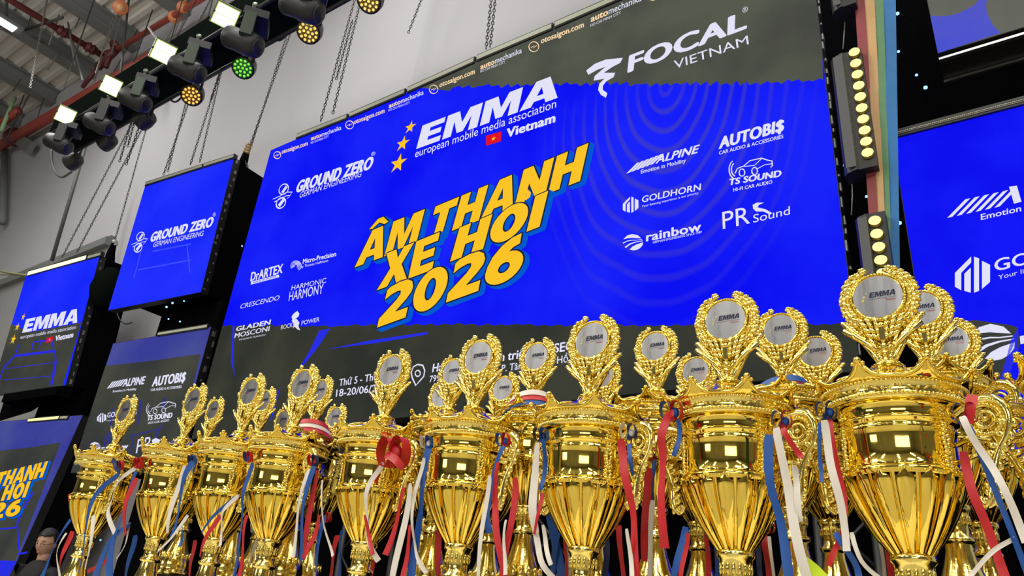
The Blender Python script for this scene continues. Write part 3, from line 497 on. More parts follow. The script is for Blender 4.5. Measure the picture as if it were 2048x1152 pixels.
mb=MB(); mb.box((-6.75,4.2,EYE+1.0),(-.75,4.5,EYE+1.36)); single('screen_truss',mb,BLACK,'black ground truss beam under the main screen','truss')
for i,X in enumerate((-6.4,-4.6,-2.8,-1.0)):
    mb=MB()
    for dx,dy in ((0,0),(.28,0),(0,.28),(.28,.28)): mb.tube([(X+dx,4.22+dy,0),(X+dx,4.22+dy,EYE+1.0)],.025,8)
    for k in range(7):
        z=.15+k*.3; mb.tube([(X,4.22,z),(X+.28,4.22,z+.28)],.01,5); mb.tube([(X,4.22,z+.28),(X+.28,4.22,z)],.01,5)
    single('truss_leg',mb,BLACK,['black truss leg under the outer end of the main screen','second black truss leg under the main screen','third black truss leg under the main screen','black truss leg under the end of the main screen beside the speakers'][i],'truss')
mb=MB(); mb.box((-12,3.7,0),(4,4.17,.62)); single('stage_deck',mb,CLOTHB,'low black stage deck under the screens','stage')
# tiny blue star lights in the cloth
for i,(px,py,Y) in enumerate([(1795,27,4.92),(1756,80,4.92),(1797,103,4.92),(1851,175,4.92),(1757,314,4.92),(1733,393,4.92),(1799,446,4.92),(1697,37,4.92),(1833,150,4.92),(1690,330,4.92),(484,492,4.6),(368,602,4.2),(333,614,4.2),(337,638,4.2),(360,643,4.2),(345,606,4.2),(406,761,4.2),(201,1080,4.7),(1725,60,4.92)]):
    c=PY(px,py,Y-.03); mb=MB(); mb.sph(c,.011 if i%3 else .015,ICO); part('star_light',mb,emi('star light',(120,170,255),3),drape if Y>4.5 else drape)
# outer tower steel ladder with silver slots
mb=MB(); a=PY(124,905,4.62); b=PY(72,1120,4.62)
tl=thing('ladder_truss',Vector((a.x,4.62,0)),'black slotted truss upright beside the lowest wing screen','truss')
mb.box((a.x-.02,4.62,0),(a.x+.36,4.67,a.z+.4)); part('upright',mb,CLOTHB,tl); mb=MB()
for k in range(14):
    z=a.z-.1-k*.12
    for dx in (.08,.2): mb.box((a.x+dx,4.61,z),(a.x+dx+.02,4.619,z+.05))
o=part('slot',mb,AL_,tl,'silver slots'); o['kind']='stuff'
# slim support frames between the stacked outer screens
def strut(name,pts,Y,r,m,label,cat): 
    mb=MB(); P=[PY(x,y,Y) for x,y in pts]
    if r<0: a=PZ(*pts[0],CH+.02); P=[a]+[PY(x,y,a.y) for x,y in pts[1:]]
    mb.tube(P,abs(r),8); return single(name,mb,m,label,cat)
# black conical rigging sleeves above the towers
t=thing('rigging_sleeve',PY(483,330,4.5),'black sleeve with worn brass shackle hanging above the inner tower','rigging'); mb=MB(); mb.tube([PY(483,336,4.5),PY(492,308,4.5)],[.07,.045],10); part('sleeve',mb,CLOTHB,t)
mb=MB(); 
for k in range(7): mb.sph(PY(494+k*.9-3*(k%2),306-k*2.8,4.5),.045-.002*k,ICO)
part('shackle',mb,mat('worn brass',(.33,.22,.10),.5,.5),t)
t=thing('rigging_sleeve',PY(213,530,4.5),'long black sleeve with silver shackle above the outer tower','rigging'); mb=MB(); mb.tube([PY(211,555,4.5),PY(222,505,4.5),PY(228,488,4.5)],[.12,.06,.04],10); part('sleeve',mb,CLOTHB,t)
mb=MB(); mb.sph(PY(229,485,4.5),.05,ICO2); mb.tube([PY(222,491,4.5),PY(234,489,4.5)],.02,6); part('shackle',mb,AL_,t)
mb=MB(); mb.blob(PY(213,574,4.35),Vector((.28,0,0)),Vector((0,.2,0)),Vector((0,0,.32)),ICO2); single('loudspeaker_cover',mb,FABG,'rounded dark cloth bundle between the two stacks of wing screens','cover')
# ---------------- speaker columns with lamps, painted coloured light banner ----------------
def column(ptl,ptr,pb,Y,lamps,label):
    a=PY(*ptl,Y); b=PY(*ptr,Y); z1=a.z; z0=PY(*pb,Y).z; x0,x1=a.x,b.x; w_=x1-x0
    t=thing('lamp_column',Vector(((x0+x1)/2,Y,z0)),label,'speaker column'); mb=MB()
    pr=[(x0,Y+.12),(x0,Y+.03),(x0+w_*.12,Y),(x0+w_*.42,Y-.02),(x0+w_*.5,Y-.01),(x1,Y-.01),(x1,Y+.12)]
    n=len(pr); mb.add([(x,y,z) for z in(z0,z1) for x,y in pr],[tuple(range(n)),tuple(range(n,2*n))[::-1]]+[(k,(k+1)%n,n+(k+1)%n,n+k) for k in range(n)]); part('housing',mb,BLACK,t)
    mb=MB(); mb.box((x0+w_*.12,Y-.024,z0+.02),(x0+w_*.42,Y-.0195,z1-.02)); part('side_panel',mb,GREYC,t,'grey side panel')
    for lx,ly in lamps:
        c=PY(lx,ly,Y-.03); mb=MB(); mb.blob(c,Vector((.031,0,0)),Vector((0,.02,0)),Vector((0,0,.026)),ICO2); l_=part('lamp',mb,emi('warm lamp',(255,244,150),1.5),t); mb=MB(); mb.tube([c+Vector((0,.03,0)),c+Vector((0,.012,0))],.034,14); part('reflector',mb,mat('dark brass',(.2,.14,.03),.4,.6),l_)
    return t
column((1659,118),(1722,101),(1702,345),3.75,[(1708.5+2.94*i,103.5+22.35*i) for i in range(10)],'black speaker column with ten glowing round lamps beside the main screen')
column((1708,436),(1770,426),(1735,640),3.75,[(1749.3+4*i,440.7+26.3*i) for i in range(7)],'lower lamp column rising behind the tallest cup')
column((1651,-70),(1700,-80),(1664,24),3.75,[],'short black speaker end at the top edge above the lamp column')
mb=MB(); mb.tube([PY(1690,34,3.9),PY(1689,60,3.9),PY(1686,98,3.9)],.004,5); single('cable',mb,ZINC,'thin pale wire dropping to the top of the lamp column','cable')
mb=MB(); mb.tube([PY(1704,350,3.9),PY(1705,390,3.9),PY(1703,430,3.9)],.004,5); single('cable',mb,ZINC,'thin pale wire between the two lamp columns','cable')
t=thing('painted_flare',PY(1770,540,3.85),'tall painted light banner striped crimson, peach, green and blue','flare')  # streak of coloured light, painted as opaque stripes on thin sheets
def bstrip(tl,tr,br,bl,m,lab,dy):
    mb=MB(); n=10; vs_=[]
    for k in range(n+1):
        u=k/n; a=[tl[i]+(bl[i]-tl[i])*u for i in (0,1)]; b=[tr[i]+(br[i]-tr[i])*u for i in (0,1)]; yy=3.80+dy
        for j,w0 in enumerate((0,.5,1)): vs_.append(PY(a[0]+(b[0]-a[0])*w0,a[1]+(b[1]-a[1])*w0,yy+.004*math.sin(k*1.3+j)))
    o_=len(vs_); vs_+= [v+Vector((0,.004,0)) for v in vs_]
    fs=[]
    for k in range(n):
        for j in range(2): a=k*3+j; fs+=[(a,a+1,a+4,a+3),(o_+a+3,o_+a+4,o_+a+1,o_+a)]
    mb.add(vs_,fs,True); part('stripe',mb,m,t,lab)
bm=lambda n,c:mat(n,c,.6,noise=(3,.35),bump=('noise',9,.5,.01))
bstrip((1708,-20),(1728,-20),(1764,560),(1746,560),bm('crimson flare',(.24,.035,.04)),'crimson stripe',.0)
bstrip((1727,-20),(1748,-20),(1776,560),(1763,560),bm('peach flare',(.55,.33,.14)),'peach stripe',.003)
bstrip((1747,-20),(1766,-20),(1785,560),(1775,560),bm('green flare',(.10,.24,.11)),'green stripe',.006)
bstrip((1765,-20),(1791,-20),(1800,560),(1784,560),bm('blue flare',(.01,.15,.42)),'blue stripe',.009)
# ---------------- lighting truss with fixtures ----------------
TY=2.93; zt=EYE+2.078*TY; zb=zt-.42; XL=-3.64*TY
t=thing('lighting_truss',(XL,TY,zb),'long black cloth-covered lighting truss crossing the upper corner','truss')
mb=MB(); mb.box((XL,TY,zb),(-1.4,TY+.4,zt)); part('cover',mb,FABG,t)
mb=MB(); mb.tube([(XL-.02,TY+.0,zb),(-1.4,TY,zb)],.026,8); mb.tube([(XL-.02,TY+.4,zb),(-1.4,TY+.4,zb)],.026,8); part('chord',mb,BLACK,t)
LIT=emi('flood lamp white',(250,255,240),3.5); LITB=emi('flood rim glow',(190,220,90),.8)
FL=[(131,231,15),(222,172,16),(327,105,19),(451,33,21)]
desc=['at the far end of the truss','second from the far end of the truss','third from the far end of the truss','nearest, high on the truss']
for i,(x,y,r) in enumerate(FL):
    c=PY(x,y,TY-.16); k=depth(c)/F*r; f_=(E0+Vector((-1.5,1.2,0))-c).normalized(); up=Vector((0,0,1)); ux=up.cross(f_).normalized(); uz=f_.cross(ux).normalized()
    t=thing('flood_light',c-Vector((0,0,k*1.2)),'square white floodlight glowing, '+desc[i],'floodlight','floodlights on the truss')
    mb=MB(); mb.obox(c-f_*.045,ux*k*1.12,uz*k*1.12,f_*.035); part('housing',mb,BLACK,t)
    mb=MB(); mb.obox(c-f_*.006,ux*k*1.06,uz*k*1.06,f_*.003); part('bezel',mb,LITB,t)
    for sg in (-1,1): mb=MB(); mb.obox(c+uz*k*.5*sg,ux*k*.96,uz*k*.46,f_*.004); part('lamp_panel',mb,LIT,t)
    mb=MB(); mb.tube([c+ux*k*1.15,c+ux*k*1.15+Vector((0,.14,.1)),c-ux*k*1.15+Vector((0,.14,.1)),c-ux*k*1.15],.012,6); part('bracket',mb,BLACK,t)
MH=[(122,284,.42),(204,244,.42),(276,196,.43),(381,134,.46),(493,78,.48),(612,10,.48)]
for i,(x,y,sz) in enumerate(MH):
    c=PY(x,y,TY-.05); dsc=['hanging at the truss end','second along the truss from its far end','third along the truss from its far end','fourth along the truss, its arms lit green','fifth along the truss, beside the nearest floodlight','sixth, cut by the top of the picture'][i]
    t=thing('moving_head',c-Vector((0,0,sz*.6)),'black moving head spotlight '+dsc,'spotlight','moving head lights under the truss')
    q=(PY(x-40,y+14,TY-.05)-c).normalized(); up=Vector((0,0,1)); ax=Vector((.8,-.6,0)).normalized()
    mb=MB(); mb.obox(c+up*sz*.55+Vector((0,.05,0)),ax*sz*.34,ax.cross(up)*sz*.26,up*sz*.10); part('base',mb,BLACK,t)
    mb=MB()
    for sg in (-1,1): mb.tube([c+up*sz*.66+ax*sz*.16*sg,c+up*sz*.8+ax*sz*.16*sg],.018,6); mb.tube([c+up*sz*.8+ax*sz*(.16*sg-.05),c+up*sz*.8+ax*sz*(.16*sg+.05)],.03,8)
    mb.tube([c+up*sz*.83-ax*sz*.1,c+up*sz*.92+ax*sz*.02,c+up*sz*.83+ax*sz*.1],.012,5); part('clamp',mb,mat('clamp metal',(.16,.19,.14),.4,.5),t)
    for sg in (-1,1):
        mb=MB(); mb.obox(c+ax*sz*.30*sg+up*sz*.16,ax*sz*.055,ax.cross(up)*sz*.12,up*sz*.30); part('yoke_arm',mb,GREENM if i>1 else BLACK,t)
    hd=(Vector((-.72,-.42,.34))).normalized(); pts=[c-hd*sz*.38,c-hd*sz*.32,c-hd*sz*.1,c+hd*sz*.22,c+hd*sz*.42,c+hd*sz*.44]; mb=MB(); mb.tube([p-up*sz*.1 for p in pts],[sz*.14,sz*.24,sz*.27,sz*.24,sz*.25,sz*.22],16); part('head',mb,BLACK,t)
    mb=MB(); mb.tube([c+hd*sz*.40-up*sz*.1,c+hd*sz*.46-up*sz*.1],sz*.235,18); mb.tube([c+hd*sz*.20-up*sz*.1,c+hd*sz*.22-up*sz*.1],sz*.225,18); part('front_ring',mb,mat('satin grey ring',(.06,.065,.06),.3,.3),t)
    mb=MB()
    for q in range(5): mb.tube([c-hd*sz*(.36-.05*q)-up*sz*.1,c-hd*sz*(.345-.05*q)-up*sz*.1],sz*(.19+.012*q),16)
    part('cooling_fins',mb,mat('satin grey ring',(.06,.065,.06),.3,.3),t)
    mb=MB(); mb.tube([c+hd*sz*.46-up*sz*.1,c+hd*sz*.47-up*sz*.1],sz*.16,16); part('lens',mb,mat('dark lens glass',(.05,.06,.08),.05),t)
PA=[(140,326,17,'w','smallest, with white cells, under the truss end'),(207,287,18,'w','second from the truss end, with white cells'),(281,243,20,'w','third from the truss end, with white cells'),(383,191,22,'o','with amber cells, fourth from the truss end'),(486,136,23,'g','with green cells'),(617,64,25,'y','with warm yellow cells near the top'),(738,2,26,'y','cut by the top edge, with yellow cells')]
PC={'w':emi('cell white',(205,205,215),.8),'o':emi('cell amber',(250,196,90),1.3),'g':emi('cell green',(120,225,70),1.3),'y':emi('cell yellow',(245,215,110),1.2)}
PB={'w':BLACK,'o':mat('amber face',(.25,.13,.03),.4),'g':mat('green face',(.05,.2,.04),.4),'y':mat('ochre face',(.25,.17,.04),.4)}
for i,(x,y,r,cc,ds) in enumerate(PA):
    c=PY(x,y,TY+.45); k=depth(c)/F*r; t=thing('led_par',c-Vector((0,0,k)),'round black LED par lamp '+ds,'stage lamp','LED pars under the truss')
    d=(Vector((-3.0,-.8,0))+E0*.0-Vector((0,0,1.0))).normalized() if cc=='w' else ((E0+Vector((-1.2,0,0)))-c).normalized()
    d=(d+Vector((-.35,0,-.1))).normalized(); ux=d.orthogonal().normalized(); uy=d.cross(ux)
    mb=MB(); mb.tube([c-d*k*1.5,c-d*k*1.35,c-d*k*.6,c,c+d*k*.05],[k*.5,k*.75,k*.98,k,k],20); part('housing',mb,BLACK,t)
    mb=MB(); mb.tube([c+d*k*.055,c+d*k*.06],k*.88,20); part('face',mb,PB[cc],t)
    for q_ in [(0,0)]+[(.36,a*60) for a in range(6)]+[(.69,a*30+15) for a in range(12)]:
        p=c+d*k*.07+(ux*math.cos(R_(q_[1]))+uy*math.sin(R_(q_[1])))*k*q_[0]; mb=MB(); mb.tube([p,p+d*k*.03],k*.115,8); part('cell',mb,PC[cc],t)
    mb=MB(); mb.tube([c-d*k*.6+Vector((k*1.05,0,0)),c-d*k*.6+Vector((k*1.0,0,k*1.5)),c-d*k*.6+Vector((-k*1.0,0,k*1.5)),c-d*k*.6+Vector((-k*1.05,0,0))],.016,6); part('yoke',mb,BLACK,t)
    mb=MB(); mb.tube([c-d*k*.6+Vector((0,0,k*1.5)),c-d*k*.6+Vector((0,-.1,k*2.6))],.022,6); part('stem',mb,BLACK,t)
def cable(px,Y,r,label,m=BLACK):
    P=[PY(x,y,Y) for x,y in px]; out=[]
    for i in range(len(P)-1):
        p0,p1,p2,p3=P[max(i-1,0)],P[i],P[i+1],P[min(i+2,len(P)-1)]
        for k in range(5): u=k/5; out.append(.5*((2*p1)+(p2-p0)*u+(2*p0-5*p1+4*p2-p3)*u*u+(3*p1-p0-3*p2+p3)*u**3))
    out.append(P[-1]); mb=MB(); mb.tube(out,r,6); return single('cable',mb,m,label,'cable')
cable([(103,300),(104,325),(112,346),(125,354),(143,343)],TY,.016,'looping cable under the far end of the truss',mat('grey cable',(.10,.10,.10),.6))
for i,(x0,y0) in enumerate(((175,262),(246,222),(337,196),(440,128),(545,73))): cable([(x0,y0),(x0+14,y0+8),(x0+32,y0-8),(x0+50,y0-30)],TY+.42,.012,['slack cable beneath the truss near its far end','slack cable between the second and third pars','slack cable between the third and fourth pars','slack cable beside the green par','slack cable beside the warm yellow par'][i])
# ---------------- chains, hoists, rods ----------------
def chain(p0,p1,Y,label,s_=1.0,m=CHAIN,group='rigging chains',top=None):
    a=PY(*p0,Y); b=PY(*p1,Y)
    if top=='ceil': b_=b; a=b_+(a-b_)*((CH-b_.z)/(a.z-b_.z))
    if top=='hang': a=PZ(*p0,CH); b=PY(*p1,a.y)
    d=b-a; L=d.length; d.normalize(); w_=.016*s_; pitch=.052*s_; n=max(2,int(L/pitch)); mb=MB(); u=d.orthogonal().normalized(); v=d.cross(u); r=.0065*s_
    for k in range(n):
        c=a+d*(k+.5)*pitch; e=u if k%2 else v; hl=pitch*.62; ring=[c+d*hl*math.cos(t_)+e*w_*math.sin(t_) for t_ in [math.pi/4*j for j in range(8)]]
        mb.tube(ring,r,4,False,True,True)
    return single('chain',mb,m,label,'chain',group)
CH_=[((446,126),(380,331),4.1,'long chain reaching the upper wing screen bar near its inner third'),((430,196),(399,326),4.1,'shorter chain ending on the upper wing screen beside the long one'),
 ((585,55),(496,302),4.5,'paired chain above the brass shackle of the inner tower'),((572,75),(500,300),4.55,'second strand of the pair above the brass shackle'),((491,322),(499,345),4.5,'short chain end hanging behind the brass shackle'),
 ((377,206),(326,352),4.1,'chain ending at the middle of the upper wing screen bar'),((365,230),(335,345),4.12,'strand close beside the chain at the middle of the bar'),
 ((295,248),(228,487),4.5,'long chain passing behind the outer edge of the upper wing screen'),((262,300),(152,508),4.15,'chain landing beside the glowing light bar'),((236,300),(124,515),4.15,'thin chain landing on the middle of the glowing bar'),
 ((268,226),(238,327),3.6,'first short loose chain end below the truss'),((284,236),(252,331),3.6,'second short loose chain end below the truss'),((268,246),(255,295),3.6,'shortest loose chain end below the truss'),
 ((712,-10),(641,243),4.05,'chain on the first bar of the main screen, outer strand'),((724,-10),(664,233),4.05,'chain on the first bar of the main screen, inner strand'),((705,40),(672,160),4.1,'short strand between the two main screen chains'),
 ((850,-20),(815,70),4.7,'faint chain against the pale wall above the third bar'),((984,-15),(972,98),4.05,'paired chain on the fourth bar of the main screen'),((992,-15),(980,95),4.05,'second strand of the pair on the fourth bar'),
 ((1290,-40),(1262,-2),4.05,'chain at the top edge over the last bar'),((450,116),(420,205),3.6,'chain slung below the truss beside the amber par'),((95,-5),(60,176),4.2,'long pale hand chain hanging from the roof at the outer side')]
for i,(p0,p1,Y,lb) in enumerate(CH_): chain(p0,p1,3.3 if i in (10,11,12,20) else Y,lb,.8 if i!=21 else 1.1,ZINC if i==21 else CHAIN,top='hang' if i==21 else (None if i in (4,10,11,12,20,15) else 'ceil'))
for i,(p0,p1) in enumerate((((236,26),(205,108)),((243,28),(222,110)),((352,44),(333,78)),((360,36),(345,80)),((372,28),(352,76)),((228,30),(190,150)),((206,112),(188,165)))):
    chain(p0,p1,PZ(p0[0],p0[1],CH-.7).y,['load chain under the single orange hoist','second load chain under the single orange hoist','chain under the lower hoist of the pair','second chain under the lower hoist of the pair','chain under the higher hoist of the pair','slack hand chain trailing from the single hoist','chain crossing the dark red valve'][i],.8,ZINC,'hoist chains')
for i,(x,y,r,nm) in enumerate(((241,15,.15,'round orange chain hoist hanging alone near the roof'),(366,14,.12,'higher orange chain hoist of the pair above the truss'),(349,34,.13,'lower orange chain hoist of the pair above the truss'))):
    c=PZ(x,y,CH-.55); t=thing('chain_hoist',c-Vector((0,0,r)),nm,'hoist','orange chain hoists'); mb=MB(); v=(E0-c).normalized(); mb.tube([c-v*.09,c-v*.07,c+v*.07,c+v*.09],[r*.8,r,r,r*.85],20); part('drum',mb,ORG,t)
    mb=MB(); mb.tube([c+v*.095,c+v*.11],r*.55,16); part('cover_plate',mb,mat('bright orange plate',(.9,.45,.2),.35),t)
    mb=MB(); mb.tube([c+Vector((0,0,r*.9)),c+Vector((.03,0,r*1.6)),c+Vector((.08,0,r*1.9)),c+Vector((.02,0,r*2.2)),c+Vector((-.04,0,r*2.0))],.022,8); part('hook',mb,ORG,t)
RODS=[((190,-5),(126,180),4.3,-.014,'thin dark drop wire crossing the dark red pipe'),((258,-5),(241,150),3.3,-.024,'thick dark strut rising beside the single hoist'),((171,292),(104,520),4.15,.032,'thick black cable running down to the outer wing screen'),
 ((275,60),(220,158),4.4,-.012,'fine wire between roof beams and valve'),((305,20),(268,125),4.4,-.012,'fine wire left of the hoist pair'),((118,30),(98,90),4.6,-.016,'short pale hanger rod by the roof beam'),((160,35),(150,55),4.6,-.012,'tiny hanger rod at the second beam'),
 ((118,105),(95,140),4.6,-.016,'pale hanger rod between two roof beams'),((42,158),(26,182),4.6,-.012,'pale hanger rod near the lowest beam'),((297,55),(322,92),3.0,.015,'pale diagonal rod above the second floodlight'),((30,195),(2,262),4.2,-.05,'bright pale green rod at the outer edge'),
 ((48,190),(12,285),4.4,-.012,'fine wire beside the pale green rod'),((58,190),(18,270),4.45,-.012,'second fine wire beside the pale green rod'),((88,195),(72,245),4.45,-.010,'fine wire dropping to the beam end'),((62,30),(55,55),4.5,-.01,'fine wire by the hand chain'),
 ((136,45),(150,130),4.6,-.02,'grey diagonal brace under the roof beams'),((140,60),(165,160),4.6,-.02,'second grey diagonal brace under the roof beams'),((50,60),(125,35),4.6,-.03,'dark diagonal arm under the dark red pipe')]
GROD=mat('pale green rod',(.45,.75,.42),.4)
for i,(p0,p1,Y,r,lb) in enumerate(RODS): strut('rod',[p0,p1],Y,r,GROD if i==10 else (STEEL if i in (5,7,9,15,16) else mat('dark rod',(.06,.06,.055),.6)),lb,'rod')
cable([(-10,540),(20,546),(54,551)],4.05,.02,'cable feeding the glowing bar from outside the picture',mat('olive cable',(.25,.27,.14),.6)); cable([(-10,549),(25,550),(54,552)],4.07,.012,'thin cable under the one feeding the glowing bar',mat('olive cable',(.25,.27,.14),.6))
cable([(234,626),(240,640),(252,648),(264,645)],4.3,.008,'thin drooping wire below the upper wing screen')
# frames seen between the two outer screens
mb=MB(); a=PY(20,800,4.2); b=PY(128,785,4.2); mb.obox((a+b)/2,(b-a)/2,Vector((0,.1,0)),Vector((0,0,.06))); 
t=thing('rigging_gantry',(a+b)/2,'black frame holding cloth between the two outer screens','frame'); part('beam',mb,CLOTHB,t)
mb=MB(); q=[PY(10,795,4.25),PY(125,780,4.25),PY(60,822,4.25),PY(-5,842,4.25)]; mb.add(q+[v+Vector((0,.02,0)) for v in q],[(0,1,2,3),(7,6,5,4),(0,4,5,1),(1,5,6,2),(2,6,7,3),(3,7,4,0)]); part('cloth',mb,CLOTHB,t)
# ---------------- table and riser ----------------
TZ=EYE-.16; RZ=EYE-.045
t=thing('display_table',(-1.1,1.2,0),'long display table that carries every cup','table'); mb=MB(); mb.box((-2.6,.72,TZ-.04),(.6,1.62,TZ)); part('tabletop',mb,TCLOTH,t); mb=MB(); mb.box((-2.58,.74,0),(.58,1.6,TZ-.04)); part('skirt',mb,CLOTHB,t)
mb=MB(); mb.box((-2.5,1.115,TZ),(.55,1.6,RZ)); single('riser_step',mb,CLOTHB,'black step raising the back rows of cups on the table','riser')
# ---------------- trophies ----------------
def radial(r,a,z): return Vector((r*math.cos(a),r*math.sin(a),z))
ZO=-.16                                   # heights below are above eye level; local zero is the table
def L(z): return z-ZO
TP={}
mb=MB(); mb.box((-.052,-.052,0),(.052,.052,.006)); mb.box((-.046,-.046,.006),(.046,.046,.085)); mb.box((-.05,-.05,.085),(.05,.05,.09)); TP['base']=mb.mesh('base',mat('black marble',(.02,.018,.018),.15,noise=(60,.8)))
mb=MB(); mb.lathe([(.046,.09),(.050,.094),(.050,.10),(.044,.106),(.046,.115),(.045,.13),(.040,.145),(.031,.165),(.024,.185),(.019,.205),(.0185,.215)],40); 
mb.lathe([(.0185,.215),(.0235,.219),(.0235,.223),(.018,.227),(.0175,.24),(.0205,.255),(.0215,.262),(.0245,.265),(.0245,.271),(.020,.274)],32)
for k in range(16):
    a=2*math.pi*k/16; mb.blob(radial(.040,a,.140),radial(.004,a,0),radial(.006,a+math.pi/2,0),Vector((0,0,.018))); mb.blob(radial(.020,a,.250),radial(.002,a,0),radial(.003,a+math.pi/2,0),Vector((0,0,.010)))
TP['stem']=mb.mesh('stem',GOLD_B)
# fluted bowl: broad proud panels with rounded tops between narrow recessed ones
mb=MB(); bp=[(.0215,.272),(.026,.278),(.034,.288),(.043,.302),(.052,.318),(.060,.335),(.0650,.350),(.0672,.359)]; NP=16
def rad_at(z):
    for (r0,z0),(r1,z1) in zip(bp,bp[1:]):
        if z<=z1: u=(z-z0)/(z1-z0); return r0+(r1-r0)*u
    return bp[-1][0]
for k in range(NP):
    a0=2*math.pi*k/NP; wd=2*math.pi/NP; vs_=[]
    zs=[.272+.087*(j/12)**1.0 for j in range(13)]
    for z in zs:                          # proud panel, arched top
        top=max(0,(z-.352)/.007); ww=wd*.40*math.sqrt(max(0.02,1-top*top)) if top>0 else wd*.40
        for w0 in (-1,-.33,.33,1): vs_.append(radial(rad_at(z)+.0026-.0034*w0*w0,a0+ww*w0,z))
    mb.add(vs_,[(4*i+j,4*i+j+1,4*i+j+5,4*i+j+4) for i in range(12) for j in range(3)],True)
    for sg in (-1,1):
        vs_=[]
        for z in zs: vs_+= [radial(rad_at(z)+.0008,a0+wd*.40*sg,z),radial(rad_at(z)-.0045,a0+wd*.44*sg,z)]
        mb.add(vs_,[(2*i,2*i+1,2*i+3,2*i+2) if sg>0 else (2*i+1,2*i,2*i+2,2*i+3) for i in range(12)])
    vs_=[]
    for z in zs: vs_+= [radial(rad_at(z)-.0034,a0+wd*.44,z),radial(rad_at(z)-.0034,a0+wd*.56,z)]
    mb.add(vs_,[(2*i,2*i+1,2*i+3,2*i+2) for i in range(12)],True)
    for sg in (-1,0,1): mb.sph(radial(.0688,a0+wd*.22*sg,.3605-.002*abs(sg)),.0017 if sg else .0022)
TP['bowl']=mb.mesh('bowl',GOLD)
mb=MB(); mb.lathe([(.066,.356),(.0685,.3605),(.0685,.364),(.0650,.366)],64); mb.lathe([(.0650,.366),(.0652,.368),(.0640,.370),(.0632,.385),(.0634,.400),(.0645,.408),(.0655,.410)],64); mb.lathe([(.0655,.410),(.0660,.4125),(.0640,.4145),(.0650,.4175),(.0690,.4195),(.0700,.4215),(.0690,.4235),(.0655,.4250)],64); mb.lathe([(.0655,.4250),(.0652,.4268),(.0655,.435),(.0680,.4395),(.0740,.4410)],64)
TP['body']=mb.mesh('cup_body',GOLD)
mb=MB(); 
for az in (-1.0,1.0):
    a=-math.pi/2+az
    for k in range(15):
        z=.366+k*.0052
        for sg in (-1,1): mb.blob(radial(.0655,a+sg*.035*(1+.5*math.sin(k*1.3)),z),radial(.0028,a,0),radial(.0036,a+math.pi/2,0)+Vector((0,0,.0018*sg)),Vector((0,0,.0032)))
for k in range(40):
    a=2*math.pi*k/40; mb.sph(radial(.0668,a,.4125),.0011); mb.sph(radial(.0662,a+.05,.3675),.0011)
TP['ornament']=mb.mesh('ornament',GOLD_B)
mb=MB(); mb.lathe([(.074,.4405),(.0790,.4420),(.0800,.4450),(.0785,.4475),(.0795,.4540),(.0808,.4585),(.0820,.4600),(.0822,.4620),(.080,.464)],72)
for k in range(104):
    a=2*math.pi*k/104; mb.sph(radial(.0815,a,.4450),.0027); mb.sph(radial(.0830,a,.4604),.0025)
for k in range(26):                       # scrolls in the band
    a=2*math.pi*k/26
    mb.blob(radial(.0800,a,.4530),radial(.0015,a,0),radial(.0060,a+math.pi/2,0)+Vector((0,0,.0030*(1 if k%2 else -1))),Vector((0,0,.0016))); mb.sph(radial(.0805,a+.11,.4530+.0012*(1 if k%2 else -1)),.0022)
TP['band']=mb.mesh('band',GOLD_B)
# scalloped crown with curled tips
mb=MB(); NT=8; n=96
def scal(a):
    u=abs(math.sin(a*NT/2+math.pi/2*0)); return 1-u**.9*1.0
ring=[]
vs_=[]
for k in range(n):
    a=2*math.pi*k/n; s_=max(0,scal(a))**1.9; ro=.0850+.0100*s_; zo=.4650+.0180*s_; vs_+=[radial(.0800,a,.4615),radial((.0800+ro)/2+.0015,a,(.4615+zo)/2-.001),radial(ro,a,zo)]; ring.append(radial(ro,a,zo))
mb.add(vs_,[((3*k+j),3*((k+1)%n)+j,3*((k+1)%n)+j+1,3*k+j+1) for k in range(n) for j in range(2)],True); mb.tube(ring,.0029,6,False,True,True)
for k in range(NT):
    a=2*math.pi*k/NT; mb.sph(radial(.0955,a,.4840),.0044,ICO2); mb.sph(radial(.0945,a+.06,.4800),.003); mb.sph(radial(.0945,a-.06,.4800),.003)
TP['crown']=mb.mesh('crown',GOLD)
mb=MB(); mb.lathe([(.0800,.4625),(.076,.468),(.067,.474),(.055,.480),(.042,.486),(.030,.491),(.024,.495),(.022,.499),(.014,.501)],56)
for k in range(12):
    a=2*math.pi*k/12; mb.blob(radial(.060,a,.479),radial(.018,a,-.006),radial(.007,a+math.pi/2,0),Vector((0,0,.0035)),ICO2)
mb.lathe([(.014,.4985),(.0195,.5005),(.0205,.5035),(.017,.506),(.012,.508)],28)
TP['lid']=mb.mesh('lid',GOLD)
# ear handle: built in the +X side, mirrored by rotation for the other
mb=MB(); hp=[(.066,.430),(.082,.440),(.100,.446),(.116,.440),(.122,.424),(.118,.405),(.108,.388),(.101,.372),(.097,.355),(.096,.340),(.091,.328),(.083,.326),(.079,.334)]
sm=[]; 
for i in range(len(hp)-1):
    p0,p1,p2,p3=[Vector((hp[max(0,min(len(hp)-1,i+d))][0],0,hp[max(0,min(len(hp)-1,i+d))][1])) for d in (-1,0,1,2)]
    for k in range(4): u=k/4; sm.append(.5*((2*p1)+(p2-p0)*u+(2*p0-5*p1+4*p2-p3)*u*u+(3*p1-p0-3*p2+p3)*u**3))
sm.append(Vector((hp[-1][0],0,hp[-1][1]))); mb.tube(sm,[.0042+.0022*math.sin(math.pi*i/len(sm)*2.3)**2 for i in range(len(sm))],8)
c=Vector((.098,0,.422)); R1=.0175
mb.tube([c+Vector((R1*math.cos(a),0,R1*math.sin(a))) for a in [2*math.pi*k/24 for k in range(24)]],.0032,6,False,True,True)
for k in range(26): a=2*math.pi*k/26; mb.sph(c+Vector((R1*math.cos(a),-.003,R1*math.sin(a))),.0020); mb.sph(c+Vector((R1*math.cos(a),.003,R1*math.sin(a))),.0020)
